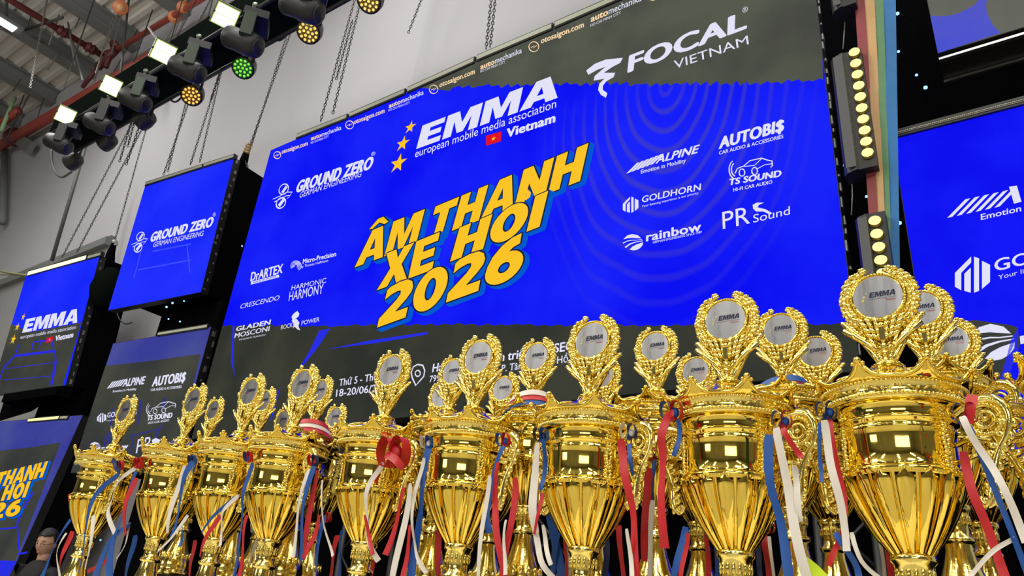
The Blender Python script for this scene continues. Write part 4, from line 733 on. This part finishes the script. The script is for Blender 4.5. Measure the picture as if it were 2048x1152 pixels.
mb.tube([c+Vector((R1*.55*math.cos(a),0,R1*.55*math.sin(a))) for a in [2*math.pi*k/18 for k in range(18)]],.0025,6,False,True,True); mb.blob(c,Vector((.004,0,0)),Vector((0,.004,0)),Vector((0,0,.004)),ICO2)
for k in range(9):                        # feathered fan sweeping down to the curl
    u=k/8; p=sm[int((.38+.45*u)*len(sm))]; mb.blob(p+Vector((-.006,0,.003)),Vector((.010-.003*u,0,-.004)),Vector((0,.005,0)),Vector((.002,0,.0042)),ICO)
    mb.blob(p+Vector((.005,0,0)),Vector((.004,0,.001)),Vector((0,.0035,0)),Vector((-.001,0,.007)),ICO)
for k in range(5): mb.tube([(.094+.002*k,-.004+.002*k,.352),(.090+.001*k,-.005+.0025*k,.330),(.084,-.004+.002*k,.322)],.0022,5)
for z in (.375,.395): mb.tube([(.064,0,z),(.085,0,z+.008),(.101,0,z+.004)],.0032,6)
TP['handle']=mb.mesh('handle',GOLD_B)
# crest: leafy body, wreath and silver disc, origin at its foot, facing -Y
rc=random.Random(5); mb=MB(); zc=.103
def leaf(x,z,ln,wd,ang,y=0,dp=.0030): 
    d=Vector((math.cos(ang),0,math.sin(ang))); e=Vector((-math.sin(ang),0,math.cos(ang))); mb.blob(Vector((x,y,z)),d*ln,Vector((0,dp,0)),e*wd)
for sg in (-1,1):
    for row,(RR,l0,w0,n_) in enumerate(((.0380,.0058,.0034,17),(.0428,.0072,.0040,17),(.0472,.0062,.0034,16))):
        for k in range(n_):
            a=R_(-78+ (148 if row else 140)*k/(n_-1)); tx=math.pi/2+a+rc.uniform(-.25,.25)+(.45 if row==2 else (-.35 if row==0 else 0)); leaf(sg*RR*math.cos(a),zc+RR*math.sin(a),l0,w0,(tx if sg>0 else math.pi-tx),rc.uniform(-.003,.0025),.0048)
    for k in range(8):                    # wings of feathers below the disc
        u=k/7; x0,z0=.004,.014+.0062*k; x1,z1=.024+.021*u,.040+.028*u; 
        for q in range(4):
            v_=q/3; x=x0+(x1-x0)*v_; z=z0+(z1-z0)*v_+.006*v_*v_; leaf(sg*x,z,.0088,.0044,math.atan2(z1-z0,(x1-x0)*sg),-.002+.0012*k-.002*v_,.0032)
    mb.tube([(sg*.004,-.004,.022),(sg*.018,-.006,.036),(sg*.032,-.007,.048),(sg*.046,-.005,.061)],[.0025,.0034,.0038,.0046],7)
    for k in range(6): leaf(sg*(.0035+.0020*k),.010+.006*k,.010,.0028,math.pi/2-sg*(.15+.06*k),-.004,.003)
    mb.tube([(sg*.006,.0,.002),(sg*.010,-.004,.015),(sg*.018,-.003,.030),(sg*.026,0,.043)],[.003,.0035,.003,.002],6)
mb.add([(-.010,.001,.008),(.010,.001,.008),(.034,.001,.052),(.040,.001,.075),(.030,.001,.078),(0,.001,.066),(-.030,.001,.078),(-.040,.001,.075),(-.034,.001,.052)],[(0,1,2,3,4,5),(0,5,6,7,8)])
for k in range(5): leaf(0,.012+.010*k,.008,.0034,math.pi/2,-.007,.003)
for j,zz in enumerate((.046,.054,.062,.068)):
    for a in (-1.1,-.7,-.3,.3,.7,1.1): leaf((.014+.003*j)*a,zz+.003*abs(a),.0075,.0036,math.pi/2-a*.8,-.004-.0008*j,.0035)
mb.box((-.0035,-.0105,.040),(.0035,-.006,.058)); mb.sph((0,-.008,.061),.0045,ICO2)
mb.lathe([(.0,-.002),(.013,-.002),(.015,.001),(.012,.004),(.010,.007),(.012,.010),(.009,.013),(.0,.014)],20)
for k in range(14): a=2*math.pi*k/14; mb.sph(radial(.014,a,.002),.0022)
TP['crest']=mb.mesh('crest',GOLD_B)
def discz(pts): return [Vector((x,y,zc+z)) for x,y,z in pts]
mb=MB(); n=40
prof=[(.0,-.0068),(.0300,-.0068)]; vs_=[Vector((0,-.0068,zc))]+[Vector((.0302*math.cos(2*math.pi*k/n),-.0068,zc+.0302*math.sin(2*math.pi*k/n))) for k in range(n)]; mb.add(vs_,[(0,1+k,1+(k+1)%n) for k in range(n)])
vs_=[Vector((.0302*math.cos(2*math.pi*k/n),y,zc+.0302*math.sin(2*math.pi*k/n))) for y in(-.0068,.002) for k in range(n)]; mb.add(vs_,[(k,k+n,(k+1)%n+n,(k+1)%n) for k in range(n)]); TP['disc']=mb.mesh('disc',SILVER)
mb=MB(); mb.tube([Vector((.0325*math.cos(a),-.003,zc+.0325*math.sin(a))) for a in [2*math.pi*k/40 for k in range(40)]],.0042,8,False,True,True)
vs_=[Vector((0,.002,zc))]+[Vector((.034*math.cos(2*math.pi*k/n),.002,zc+.034*math.sin(2*math.pi*k/n))) for k in range(n)]; mb.add(vs_,[(0,1+(k+1)%n,1+k) for k in range(n)])
for k in range(52): a=2*math.pi*k/52; mb.sph(Vector((.0330*math.cos(a),-.0072,zc+.0330*math.sin(a))),.0018)
TP['ring']=mb.mesh('bead_ring',GOLD)
def flat(st,x0,x1,z0,h,bold,y=-.0071,sl=.25):
    vs0,fs0=glyphs(st,bold) if bold<.5 else block(st); m_=MB(); m_.add([(x0+(x1-x0)*x+sl*h*yy,y,zc+z0+h*yy) for x,yy in vs0],fs0); return m_
TP['word']=flat('EMMA',-.0105,.0215,-.0005,.0078,.6).mesh('lettering',INK); 
m_=flat('european mobile media association',-.0115,.022,-.0035,.0014,0); TP['word2']=m_.mesh('lettering',INK); TP['word3']=flat('Vietnam',.0085,.0215,-.0072,.0022,.03).mesh('lettering',INKR)
mb=MB()
for x,z,r in ((-.0135,.0062,.0019),(-.0165,.0018,.0023),(-.0185,-.0035,.0028)):
    p=[Vector((x+(r if k%2==0 else r*.4)*math.sin(k*math.pi/5),-.0071,zc+z+(r if k%2==0 else r*.4)*math.cos(k*math.pi/5))) for k in range(10)]; mb.add([Vector((x,-.0071,zc+z))]+p,[(0,1+(k+1)%10,1+k) for k in range(10)])
TP['stars']=mb.mesh('star_mark',INKY)
GRP='gold prize cups on the table'
def trophy(X,Y,Z,rz,label,cr=0.0,scale=1.0):
    t=thing('trophy_cup',(X,Y,Z),label,'trophy',GRP); t.rotation_euler=(0,0,rz); t.scale=(scale,)*3
    for nm in ('base','stem','bowl','body','band','crown','lid'): o=link({'body':'cup_body','band':'rim_band'}.get(nm,nm),TP[nm],t)
    o=link('ornament',TP['ornament'],t); o.rotation_euler=(0,0,-rz)
    for k in (0,1): o=link('handle',TP['handle'],t); o.rotation_euler=(0,0,math.pi*k)
    c=link('crest',TP['crest'],t,(0,0,.498)); c.rotation_euler=(0,0,cr-rz)
    for nm,k in (('disc','disc'),('bead_ring','ring'),('lettering','word'),('lettering','word2'),('lettering','word3'),('star_mark','stars')): o=link(nm,TP[k],c)
    return t
ordn=['the largest, with the lamp column above it','front row, second cup from the largest one','front row, third cup from the largest one','front row, fourth cup from the largest one','fifth in the front row, red ribbon on its handle','front row, sixth cup from the largest one','front row, seventh cup from the largest one','front row, eighth cup from the largest one','front row, last and smallest looking cup, nearest the woman']
FR=[(1757,597),(1453,640),(1187,672),(961,708),(783,756),(605,778),(500,799),(385,818),(252,825)]
FP=[]
for i,p in enumerate(FR):
    zcr=EYE+.441; a=PY(p[0],p[1],1.0); 
    X=a.x; FP.append(X); trophy(X,1.0,TZ,R_(-12),'gold cup with round crest, '+ordn[i])
trophy(.085,1.0,TZ,R_(-12),'gold cup mostly outside the picture, only its ear handle showing')
zb_=EYE+.513+(.601-.598)-.0; RS=.93; zc2=RZ+.601*RS
B2=[(1842,620),(1562,662),(1312,695),(1075,715),(908,745),(642,783),(531,803),(429,821)]
n2=['crest peeping out behind the largest front cup','crest showing between the largest front cup and the next','crest standing clear between the second and third front cups','striped sash on its lid, beside the fourth front cup','crest half hidden by the fourth front cup','crest behind the sixth front cup','crest close behind the seventh front cup','crest close beside the eighth front cup']
for i,p in enumerate(B2): a=PZ(*p,zc2); trophy(a.x,a.y,RZ,R_(58 if i in (1,2,3) else -25),'middle row gold cup, '+n2[i],0,RS)
B3=[(1901,684),(1632,706),(1393,744),(1205,752),(1008,779),(884,793),(672,836),(568,841)]
n3=['lowest crest beside the largest front cup, over the wave logo','crest partly behind the middle row crest next to the largest cup','low crest beside the second front cup','crest almost hidden behind the third front cup','low crest between the fourth front cup and the sash','low crest peeking out by the fourth front cup','low crest standing alone beside the fifth front cup','low crest peeking out by the sixth front cup']
for i,p in enumerate(B3): a=PZ(*p,zc2); trophy(a.x,a.y,RZ,R_(40 if i%2 else -30),'back row gold cup, '+n3[i],0,RS)
# sashes over lids
def sash(px,z,rr,label,cols='wrb'):
    a=PZ(px[0],px[1],z); t=thing('draped_sash',a,label,'sash','sashes draped over cup lids')
    for j,cc in enumerate(cols):
        mb=MB(); n=28; vs_=[]
        for k in range(n+1):
            an=R_(-175+350*k/n); r0=rr+.004*j; zz=-.011*j+.016*math.sin(an+2.2)
            vs_+=[a+Vector((r0*math.cos(an),r0*math.sin(an),zz)),a+Vector(((r0+.006)*math.cos(an),(r0+.006)*math.sin(an),zz-.012))]
        mb.add(vs_,[(2*k,2*k+1,2*k+3,2*k+2) for k in range(n)],True); part('stripe',mb,RIB[cc],t)
sash((1062,806),RZ+.486*RS,.044,'red, white and blue sash around the lid of the cup beside the fourth front cup','wrb'); sash((1560,782),RZ+.486*RS,.046,'blue and red sash around the lid behind the second front cup','brw'); sash((622,858),RZ+.480*RS,.046,'red and white sash draped on the lid behind the sixth front cup','rwr')
# ---------------- ribbons ----------------
def strip(pts,wpx,Y,col,tw=0.0):
    P=[PY(x,y,Y) for x,y in pts]; out=[]
    for i in range(len(P)-1):
        p0,p1,p2,p3=P[max(i-1,0)],P[i],P[i+1],P[min(i+2,len(P)-1)]
        for k in range(5): u=k/5; out.append(.5*((2*p1)+(p2-p0)*u+(2*p0-5*p1+4*p2-p3)*u*u+(3*p1-p0-3*p2+p3)*u**3))
    out.append(P[-1]); wd=wpx*depth(P[0])/F/2; vs_=[]; N=len(out); ph=rnd.random()*6
    for i,p in enumerate(out):
        d=(out[min(i+1,N-1)]-out[max(i-1,0)]).normalized(); s_=d.cross(Vector((0,1,0))); s_=s_.normalized() if s_.length>1e-4 else Vector((1,0,0))
        an=.35*math.sin(ph+i*.35)+tw; nn=Vector((0,1,0)); s2=s_*math.cos(an)+nn*math.sin(an)
        if i==0: wv=.75
        else: wv=1
        q=p+nn*.003*math.sin(ph+i*.6); vs_+=[q-s2*wd*wv,q+nn*.0007,q+s2*wd*wv]
    o_=len(vs_); vs_+=[v+Vector((0,.0006,0)) for v in vs_]
    fs=[]
    for i in range(N-1):
        for j in range(2): a=3*i+j; fs+=[(a,a+3,a+4,a+1),(o_+a,o_+a+1,o_+a+4,o_+a+3)]
    mb=MB(); mb.add(vs_,fs,True); return mb
def bow(knot,Y,tails,label,knotcols='rb',big=1.0):
    c=PY(*knot,Y); t=thing('ribbon_bunch',c,label,'ribbon','ribbon bunches tied to the cup handles')
    k=.0055*big
    for j,cc in enumerate(knotcols):
        mb=MB(); mb.blob(c+Vector((.003*j,-.001*j,.004*j)),Vector((k,0,k*.3)),Vector((0,k*.7,0)),Vector((-k*.3,0,k*1.1)),ICO2); part('knot',mb,RIB[cc],t)
        lp=[]; sg=-1 if j%2 else 1
        for q in range(13): an=2*math.pi*q/12; lp.append(c+Vector((sg*(.011*big)*(1-math.cos(an))*.55,-.004-.004*math.sin(an),.010*big*math.sin(an)+.006)))
        m2=MB(); vs_=[]
        for p in lp: vs_+=[p+Vector((0,-.0045*big,0)),p+Vector((0,.0045*big,0))]
        m2.add(vs_,[(2*q,2*q+1,2*q+3,2*q+2) for q in range(12)],True); part('loop',m2,RIB[cc],t)
    for j,(cc,wp,pts) in enumerate(tails): part('tail',strip(pts,wp,Y-.004-.0035*((j*2)%5),cc),RIB[cc],t)
YF=.93; YB=1.10
bow((1933,838),YF,[('r',17,[(1926,902),(1943,978),(1972,1048),(2010,1155)]),('b',11,[(1938,850),(1955,895),(1988,975),(2022,1060),(2056,1150)]),('w',14,[(1924,832),(1945,875),(1988,940),(2021,1005),(2052,1085)]),('r',20,[(1945,788),(1941,815),(1936,845)]),('w',9,[(2030,1075),(1990,1100),(1950,1140),(1935,1160)])],'ribbon bunch on the outer handle of the largest cup','rb')
bow((1655,832),YF,[('r',11,[(1657,832),(1670,908),(1686,988),(1690,1050)]),('b',8,[(1640,846),(1639,918),(1645,965)]),('w',15,[(1648,840),(1659,918),(1681,1005),(1693,1102)]),('b',13,[(1670,1065),(1708,1123),(1718,1160)]),('w',9,[(1702,1064),(1724,1123),(1760,1158)]),('r',11,[(1688,1056),(1672,1095),(1658,1132)])],'ribbon bunch between the two largest cups, long white tail in front','nb')
bow((1566,850),YF,[('b',18,[(1536,868),(1541,964),(1561,1049),(1580,1158)]),('w',18,[(1553,856),(1571,951),(1588,1049),(1614,1158)]),('r',12,[(1565,856),(1585,890),(1603,915)]),('w',12,[(1588,930),(1594,980),(1600,1043)])],'ribbon bunch beside the second cup, blue and white tails together','rb')
bow((1345,832),YF,[('b',9,[(1356,838),(1357,880),(1349,913)]),('r',17,[(1349,826),(1333,835),(1325,870),(1324,913),(1324,998),(1328,1096)]),('r',9,[(1377,1066),(1368,1110),(1362,1160)]),('b',14,[(1370,1053),(1360,1105),(1347,1160)])],'ribbon bunch with a tall red loop before the second front cup','rb',1.3)
bow((1259,872),YF,[('b',9,[(1256,886),(1262,920),(1264,950)]),('r',16,[(1240,878),(1247,930),(1261,998),(1268,1066),(1273,1160)]),('w',9,[(1255,1058),(1259,1110),(1266,1158)])],'ribbon bunch beside the third front cup, long red tail','nw')
bow((1300,915),YB,[('b',8,[(1308,918),(1305,970),(1302,1000)]),('r',16,[(1296,935),(1292,1032),(1288,1122)]),('w',12,[(1305,1000),(1302,1080),(1297,1160)])],'dark red ribbon bunch hanging between the second and third front cups','rn')
bow((1084,878),YF,[('b',9,[(1088,878),(1087,946),(1083,980)]),('w',16,[(1077,886),(1067,955),(1067,1020),(1070,1066)]),('r',8,[(1083,985),(1078,1030),(1066,1068)]),('w',12,[(1068,1060),(1083,1121),(1108,1158)]),('w',9,[(1087,1050),(1090,1090),(1104,1130)])],'ribbon bunch beside the third front cup, broad white tail','bn')
bow((1008,888),YF,[('b',13,[(1008,892),(985,955),(974,1020),(980,1066)]),('r',13,[(998,925),(988,985),(993,1050),(1006,1140),(1008,1160)]),('w',9,[(978,950),(967,1042),(956,1160)]),('r',13,[(1029,955),(1026,1030),(1003,1160)]),('w',8,[(1014,1040),(1006,1090),(1012,1150)])],'ribbon bunch beside the fourth front cup, red tails crossing in a V','rb')
bow((855,892),YF,[('b',17,[(857,890),(846,975),(835,1053),(823,1160)]),('w',8,[(847,915),(833,975),(824,1053),(832,1105),(853,1146)]),('w',13,[(822,967),(806,1053),(786,1160)]),('r',13,[(810,975),(794,1034),(771,1110)]),('r',10,[(822,1050),(812,1110),(806,1160)])],'ribbon bunch between the fourth and fifth front cups, wide blue tail','bw')
bow((789,912),YF,[('w',11,[(765,925),(741,965),(732,1014),(736,1073),(757,1122)]),('r',8,[(731,1030),(735,1070),(748,1110)]),('r',16,[(770,908),(790,918),(806,935)])],'big red bow on the fifth front cup with a curling white tail','rr',2.6)
bow((628,928),YF,[('r',12,[(637,940),(622,994),(608,1112)]),('w',12,[(618,938),(598,1014),(584,1114)]),('b',13,[(626,932),(608,1014),(599,1122)]),('w',6,[(645,960),(648,1053),(665,1112)]),('r',10,[(640,1030),(625,1075),(609,1118)]),('b',10,[(646,1030),(640,1080),(630,1130)])],'ribbon bunch beside the sixth front cup, white and blue tails side by side','nr')
bow((498,920),YF,[('b',9,[(503,925),(490,975),(483,1034),(467,1158)]),('r',13,[(494,1030),(486,1090),(476,1158)]),('w',9,[(474,990),(450,1020),(441,1050),(442,1092)]),('b',7,[(466,994),(434,1026),(402,1066)]),('r',10,[(438,1030),(416,1070),(398,1114)])],'ribbon bunch beside the seventh front cup','rb')
bow((386,926),YF,[('w',11,[(368,930),(346,1005),(335,1066)]),('b',15,[(384,922),(372,950),(356,1014),(346,1072)]),('w',8,[(373,1030),(346,1075),(312,1102)]),('n',7,[(388,926),(389,945),(384,955)]),('b',7,[(367,1053),(362,1075),(359,1095)])],'ribbon bunch beside the eighth front cup, wide blue loop','bn')
bow((279,932),YF,[('w',9,[(272,933),(240,962),(221,1000),(218,1026),(227,1066)]),('b',14,[(272,943),(247,1020),(224,1085),(221,1158)]),('r',13,[(270,955),(253,1005),(249,1069)]),('w',6,[(257,1045),(254,1085),(230,1117)])],'red knotted ribbon bunch between the two smallest front cups','rr',1.2)
bow((242,936),YF,[('b',11,[(240,945),(196,983),(173,1048),(156,1145)]),('w',10,[(184,1030),(184,1085),(168,1138)]),('n',9,[(224,918),(230,932),(240,942)]),('b',14,[(262,1050),(215,1085),(190,1158)])],'ribbon bunch trailing across the smallest front cup','rn')
bow((140,1000),1.06,[('b',15,[(141,1040),(105,1100),(80,1160)]),('r',13,[(143,1062),(128,1105),(118,1135)]),('w',8,[(132,1066),(114,1110),(118,1158)])],'blue, red and white tails at the outer side of the smallest cup','r')
bow((222,1060),1.12,[('r',8,[(222,1108),(200,1130),(176,1144)]),('b',12,[(269,1070),(262,1110),(250,1158)])],'low ribbon bunch under the smallest front cup','b')
bow((1100,1040),1.16,[('b',17,[(1098,1030),(1108,1080),(1128,1160)]),('b',16,[(1124,1040),(1112,1090),(1100,1160)]),('r',8,[(1130,1070),(1132,1110),(1131,1160)]),('w',13,[(1140,1070),(1141,1110),(1139,1160)])],'crossed blue ribbons low between the third and fourth front cups','b')
bow((655,1040),1.16,[('r',14,[(674,1070),(668,1110),(658,1160)]),('b',10,[(684,1060),(680,1110),(676,1160)])],'red and blue tails low behind the sixth front cup','r')
bow((1770,1060),1.16,[('w',7,[(1759,1075),(1764,1110),(1770,1160)]),('r',15,[(1772,1078),(1780,1115),(1786,1160)])],'red and white tails low behind the largest cup','r')
bow((1230,1040),1.16,[('r',12,[(1236,1050),(1242,1100),(1246,1160)]),('n',12,[(1215,1060),(1212,1110),(1210,1160)])],'red and navy tails low behind the third front cup','n')
bow((1420,1050),1.18,[('r',11,[(1413,1060),(1415,1110),(1417,1160)]),('b',12,[(1432,1070),(1434,1110),(1436,1160)])],'red and blue tails low beside the second front cup','b')
bow((1535,1060),1.18,[('r',14,[(1527,1070),(1534,1110),(1538,1160)]),('w',7,[(1537,1072),(1543,1110),(1547,1160)]),('n',10,[(1514,1080),(1518,1120),(1522,1160)])],'red, white and navy tails low behind the second front cup','r')
bow((970,1060),1.16,[('b',8,[(935,1080),(934,1120),(933,1160)]),('r',13,[(874,1060),(876,1110),(878,1160)]),('r',10,[(748,1090),(744,1125),(740,1160)])],'thin tails low around the fourth front cup','b')
bow((505,1060),1.15,[('w',10,[(515,1075),(507,1105),(497,1130)]),('r',9,[(388,1080),(384,1120),(378,1160)]),('b',9,[(520,1080),(516,1120),(512,1160)])],'pale tails low beside the sixth front cup','w')
mb=strip([(1606,1122),(1628,1142),(1648,1160)],26,1.02,'y'); single('neon_ribbon',mb,RIB['y'],'small neon yellow ribbon end at the bottom edge between two largest cups','ribbon')
# ---------------- the woman ----------------
hc=PY(94,1087,3.1); hx,hy,hz=hc; t=thing('person',(hx,hy,0),'woman with glasses, dark tied hair and black top, looking down behind the cups','person')
yaw=math.atan2(-hy,-hx)+R_(-38)      # faces half toward the camera
def skin(name,vs_,es,rad,m,root=0,sub=2):
    me=bpy.data.meshes.new(name); me.from_pydata(vs_,es,[]); o=bpy.data.objects.new(name,me); C.objects.link(o); s_=o.modifiers.new('s','SKIN')
    for i,r in enumerate(rad): me.skin_vertices[0].data[i].radius=(r[0],r[1]) if isinstance(r,tuple) else (r,r)
    me.skin_vertices[0].data[root].use_root=True; d=o.modifiers.new('d','SUBSURF'); d.levels=sub; d.render_levels=sub
    dg=bpy.context.evaluated_depsgraph_get(); m2=bpy.data.meshes.new_from_object(o.evaluated_get(dg)); bpy.data.objects.remove(o); m2.materials.clear(); m2.materials.append(m)
    for p in m2.polygons: p.use_smooth=True
    return m2
H=hz; V=lambda x,y,z:(x,y,z)             # local: x forward, y to her side
vs_=[V(0,0,.90),V(0,0,1.05),V(.01,0,1.22),V(.0,0,H-.20),V(.0,0,H-.13),V(0,.17,H-.235),V(0,-.17,H-.235),V(.02,.21,H-.50),V(.02,-.21,H-.50),V(.14,.18,H-.70),V(.14,-.18,H-.70),V(0,.09,.85),V(0,-.09,.85),V(.02,.10,.48),V(.02,-.10,.48),V(-.02,.10,.08),V(-.02,-.10,.08),V(.12,.11,.04),V(.12,-.11,.04),V(.20,.16,H-.74),V(.20,-.16,H-.74)]
es=[(0,1),(1,2),(2,3),(3,4),(3,5),(3,6),(5,7),(6,8),(7,9),(8,10),(0,11),(0,12),(11,13),(12,14),(13,15),(14,16),(15,17),(16,18),(9,19),(10,20)]
rad=[(.13,.11),(.12,.10),(.13,.11),(.07,.07),.045,.06,.06,.045,.045,.036,.036,.085,.085,.055,.055,.04,.04,.032,.032,.025,.025]
body=link('body',skin('body',vs_,es,rad,JACK),t); body.rotation_euler=(0,0,yaw)
b=bmesh.new(); bmesh.ops.create_icosphere(b,subdivisions=4,radius=1)      # head with a shaped face
for v in b.verts:
    x,y,z=v.co; X=x*.088; Yy=y*.074; Zz=z*.112
    if z<0: Yy*=1-.28*(-z)**1.3; X*=1-.10*(-z)
    if x>0:
        g=lambda yy,zz,sy,sz:math.exp(-((y-yy)/sy)**2-((z-zz)/sz)**2)
        X+= .020*g(0,-.15,.13,.16)+.010*g(0,.05,.10,.25)-.010*g(.38,.10,.2,.13)-.010*g(-.38,.10,.2,.13)+.006*g(0,-.47,.28,.07)+.006*g(0,-.60,.25,.06)+.008*g(0,-.85,.3,.15)+.005*g(.45,-.2,.25,.2)+.005*g(-.45,-.2,.25,.2)
    v.co=(X,Yy,Zz)
me=bpy.data.meshes.new('head'); b.to_mesh(me); b.free(); me.materials.append(SKIN); 
for p in me.polygons: p.use_smooth=True
hd=link('head',me,t,(0,0,H)); hd.rotation_euler=(0,R_(14),yaw)
def hpart(name,mb,m): o=link(name,mb.mesh(name,m),hd); return o
mb=MB(); 
for v0 in ICO2[0]: pass
b=bmesh.new(); bmesh.ops.create_icosphere(b,subdivisions=4,radius=1); 
dl=[v for v in b.verts if (v.co.x>.30 and v.co.z<.50) or v.co.z<-.75 or (v.co.x>.05 and v.co.z<-.1)]; bmesh.ops.delete(b,geom=dl,context='VERTS')
for v in b.verts: x,y,z=v.co; v.co=(x*.100-.006,y*.085,z*.122+.006)
bmesh.ops.solidify(b,geom=b.faces[:],thickness=.006); me=bpy.data.meshes.new('hair'); b.to_mesh(me); b.free(); me.materials.append(HAIR)
for p in me.polygons: p.use_smooth=True
link('hair',me,hd)
mb=MB(); mb.blob((-.105,0,-.03),Vector((.035,0,0)),Vector((0,.035,0)),Vector((0,0,.045)),ICO2); hpart('hair_bun',mb,HAIR)
for sg in (-1,1):
    mb=MB(); mb.blob((.072,sg*.029,.010),Vector((.006,0,0)),Vector((0,.013,0)),Vector((0,0,.005)),ICO2); hpart('eye',mb,mat('eye white',(.6,.58,.55),.3)); mb=MB(); mb.blob((.0775,sg*.029,.009),Vector((.002,0,0)),Vector((0,.0055,0)),Vector((0,0,.0048)),ICO2); hpart('iris',mb,HAIR)
    mb=MB(); mb.tube([(.080,sg*.014,.030),(.082,sg*.030,.034),(.074,sg*.046,.028)],.0022,5); hpart('eyebrow',mb,HAIR)
    mb=MB(); mb.blob((-.005,sg*.076,-.005),Vector((.016,0,0)),Vector((0,.006,0)),Vector((0,0,.028)),ICO2); hpart('ear',mb,SKIN)
mb=MB()
for sg in (-1,1): mb.tube([(.088+.0*0,sg*.031+.021*math.cos(a),.004+.016*math.sin(a)) for a in [2*math.pi*k/16 for k in range(16)]],.0014,5,False,True,True); mb.tube([(.086,sg*.052,.008),(.01,sg*.080,.008)],.0014,5)
mb.tube([(.089,-.010,.008),(.092,0,.011),(.089,.010,.008)],.0014,5); hpart('glasses',mb,BLACK)
mb=MB(); mb.blob((.083,0,-.055),Vector((.005,0,0)),Vector((0,.020,0)),Vector((0,0,.0045)),ICO2); mb.blob((.083,0,-.062),Vector((.005,0,0)),Vector((0,.017,0)),Vector((0,0,.005)),ICO2); hpart('mouth',mb,LIP)
mb=MB(); mb.tube([(-.01,0,-.07),(-.015,0,-.16)],[.045,.05],12); nk=link('neck',mb.mesh('neck',SKIN),t,(0,0,H)); nk.rotation_euler=(0,0,yaw)
for sg in (-1,1):                         # hands with separate fingers
    base=Vector((.22,sg*.16,H-.75)); V2=[tuple(base),tuple(base+Vector((.05,0,-.02)))]; E2=[(0,1)]; RR=[.022,.024]
    for f in range(4):
        a=base+Vector((.075,(f-1.5)*.018,-.028)); c=a+Vector((.032+.004*(1-abs(f-1.5)),(f-1.5)*.003,-.014)); d_=c+Vector((.018,0,-.020)); k=len(V2); V2+=[tuple(a),tuple(c),tuple(d_)]; E2+=[(1,k),(k,k+1),(k+1,k+2)]; RR+=[.009,.008,.006]
    a=base+Vector((.03,-sg*.028,-.01)); c=a+Vector((.03,-sg*.012,-.01)); k=len(V2); V2+=[tuple(a),tuple(c)]; E2+=[(0,k),(k,k+1)]; RR+=[.010,.007]
    o=link('hand',skin('hand',V2,E2,RR,SKIN,0,1),t); o.rotation_euler=(0,0,yaw)
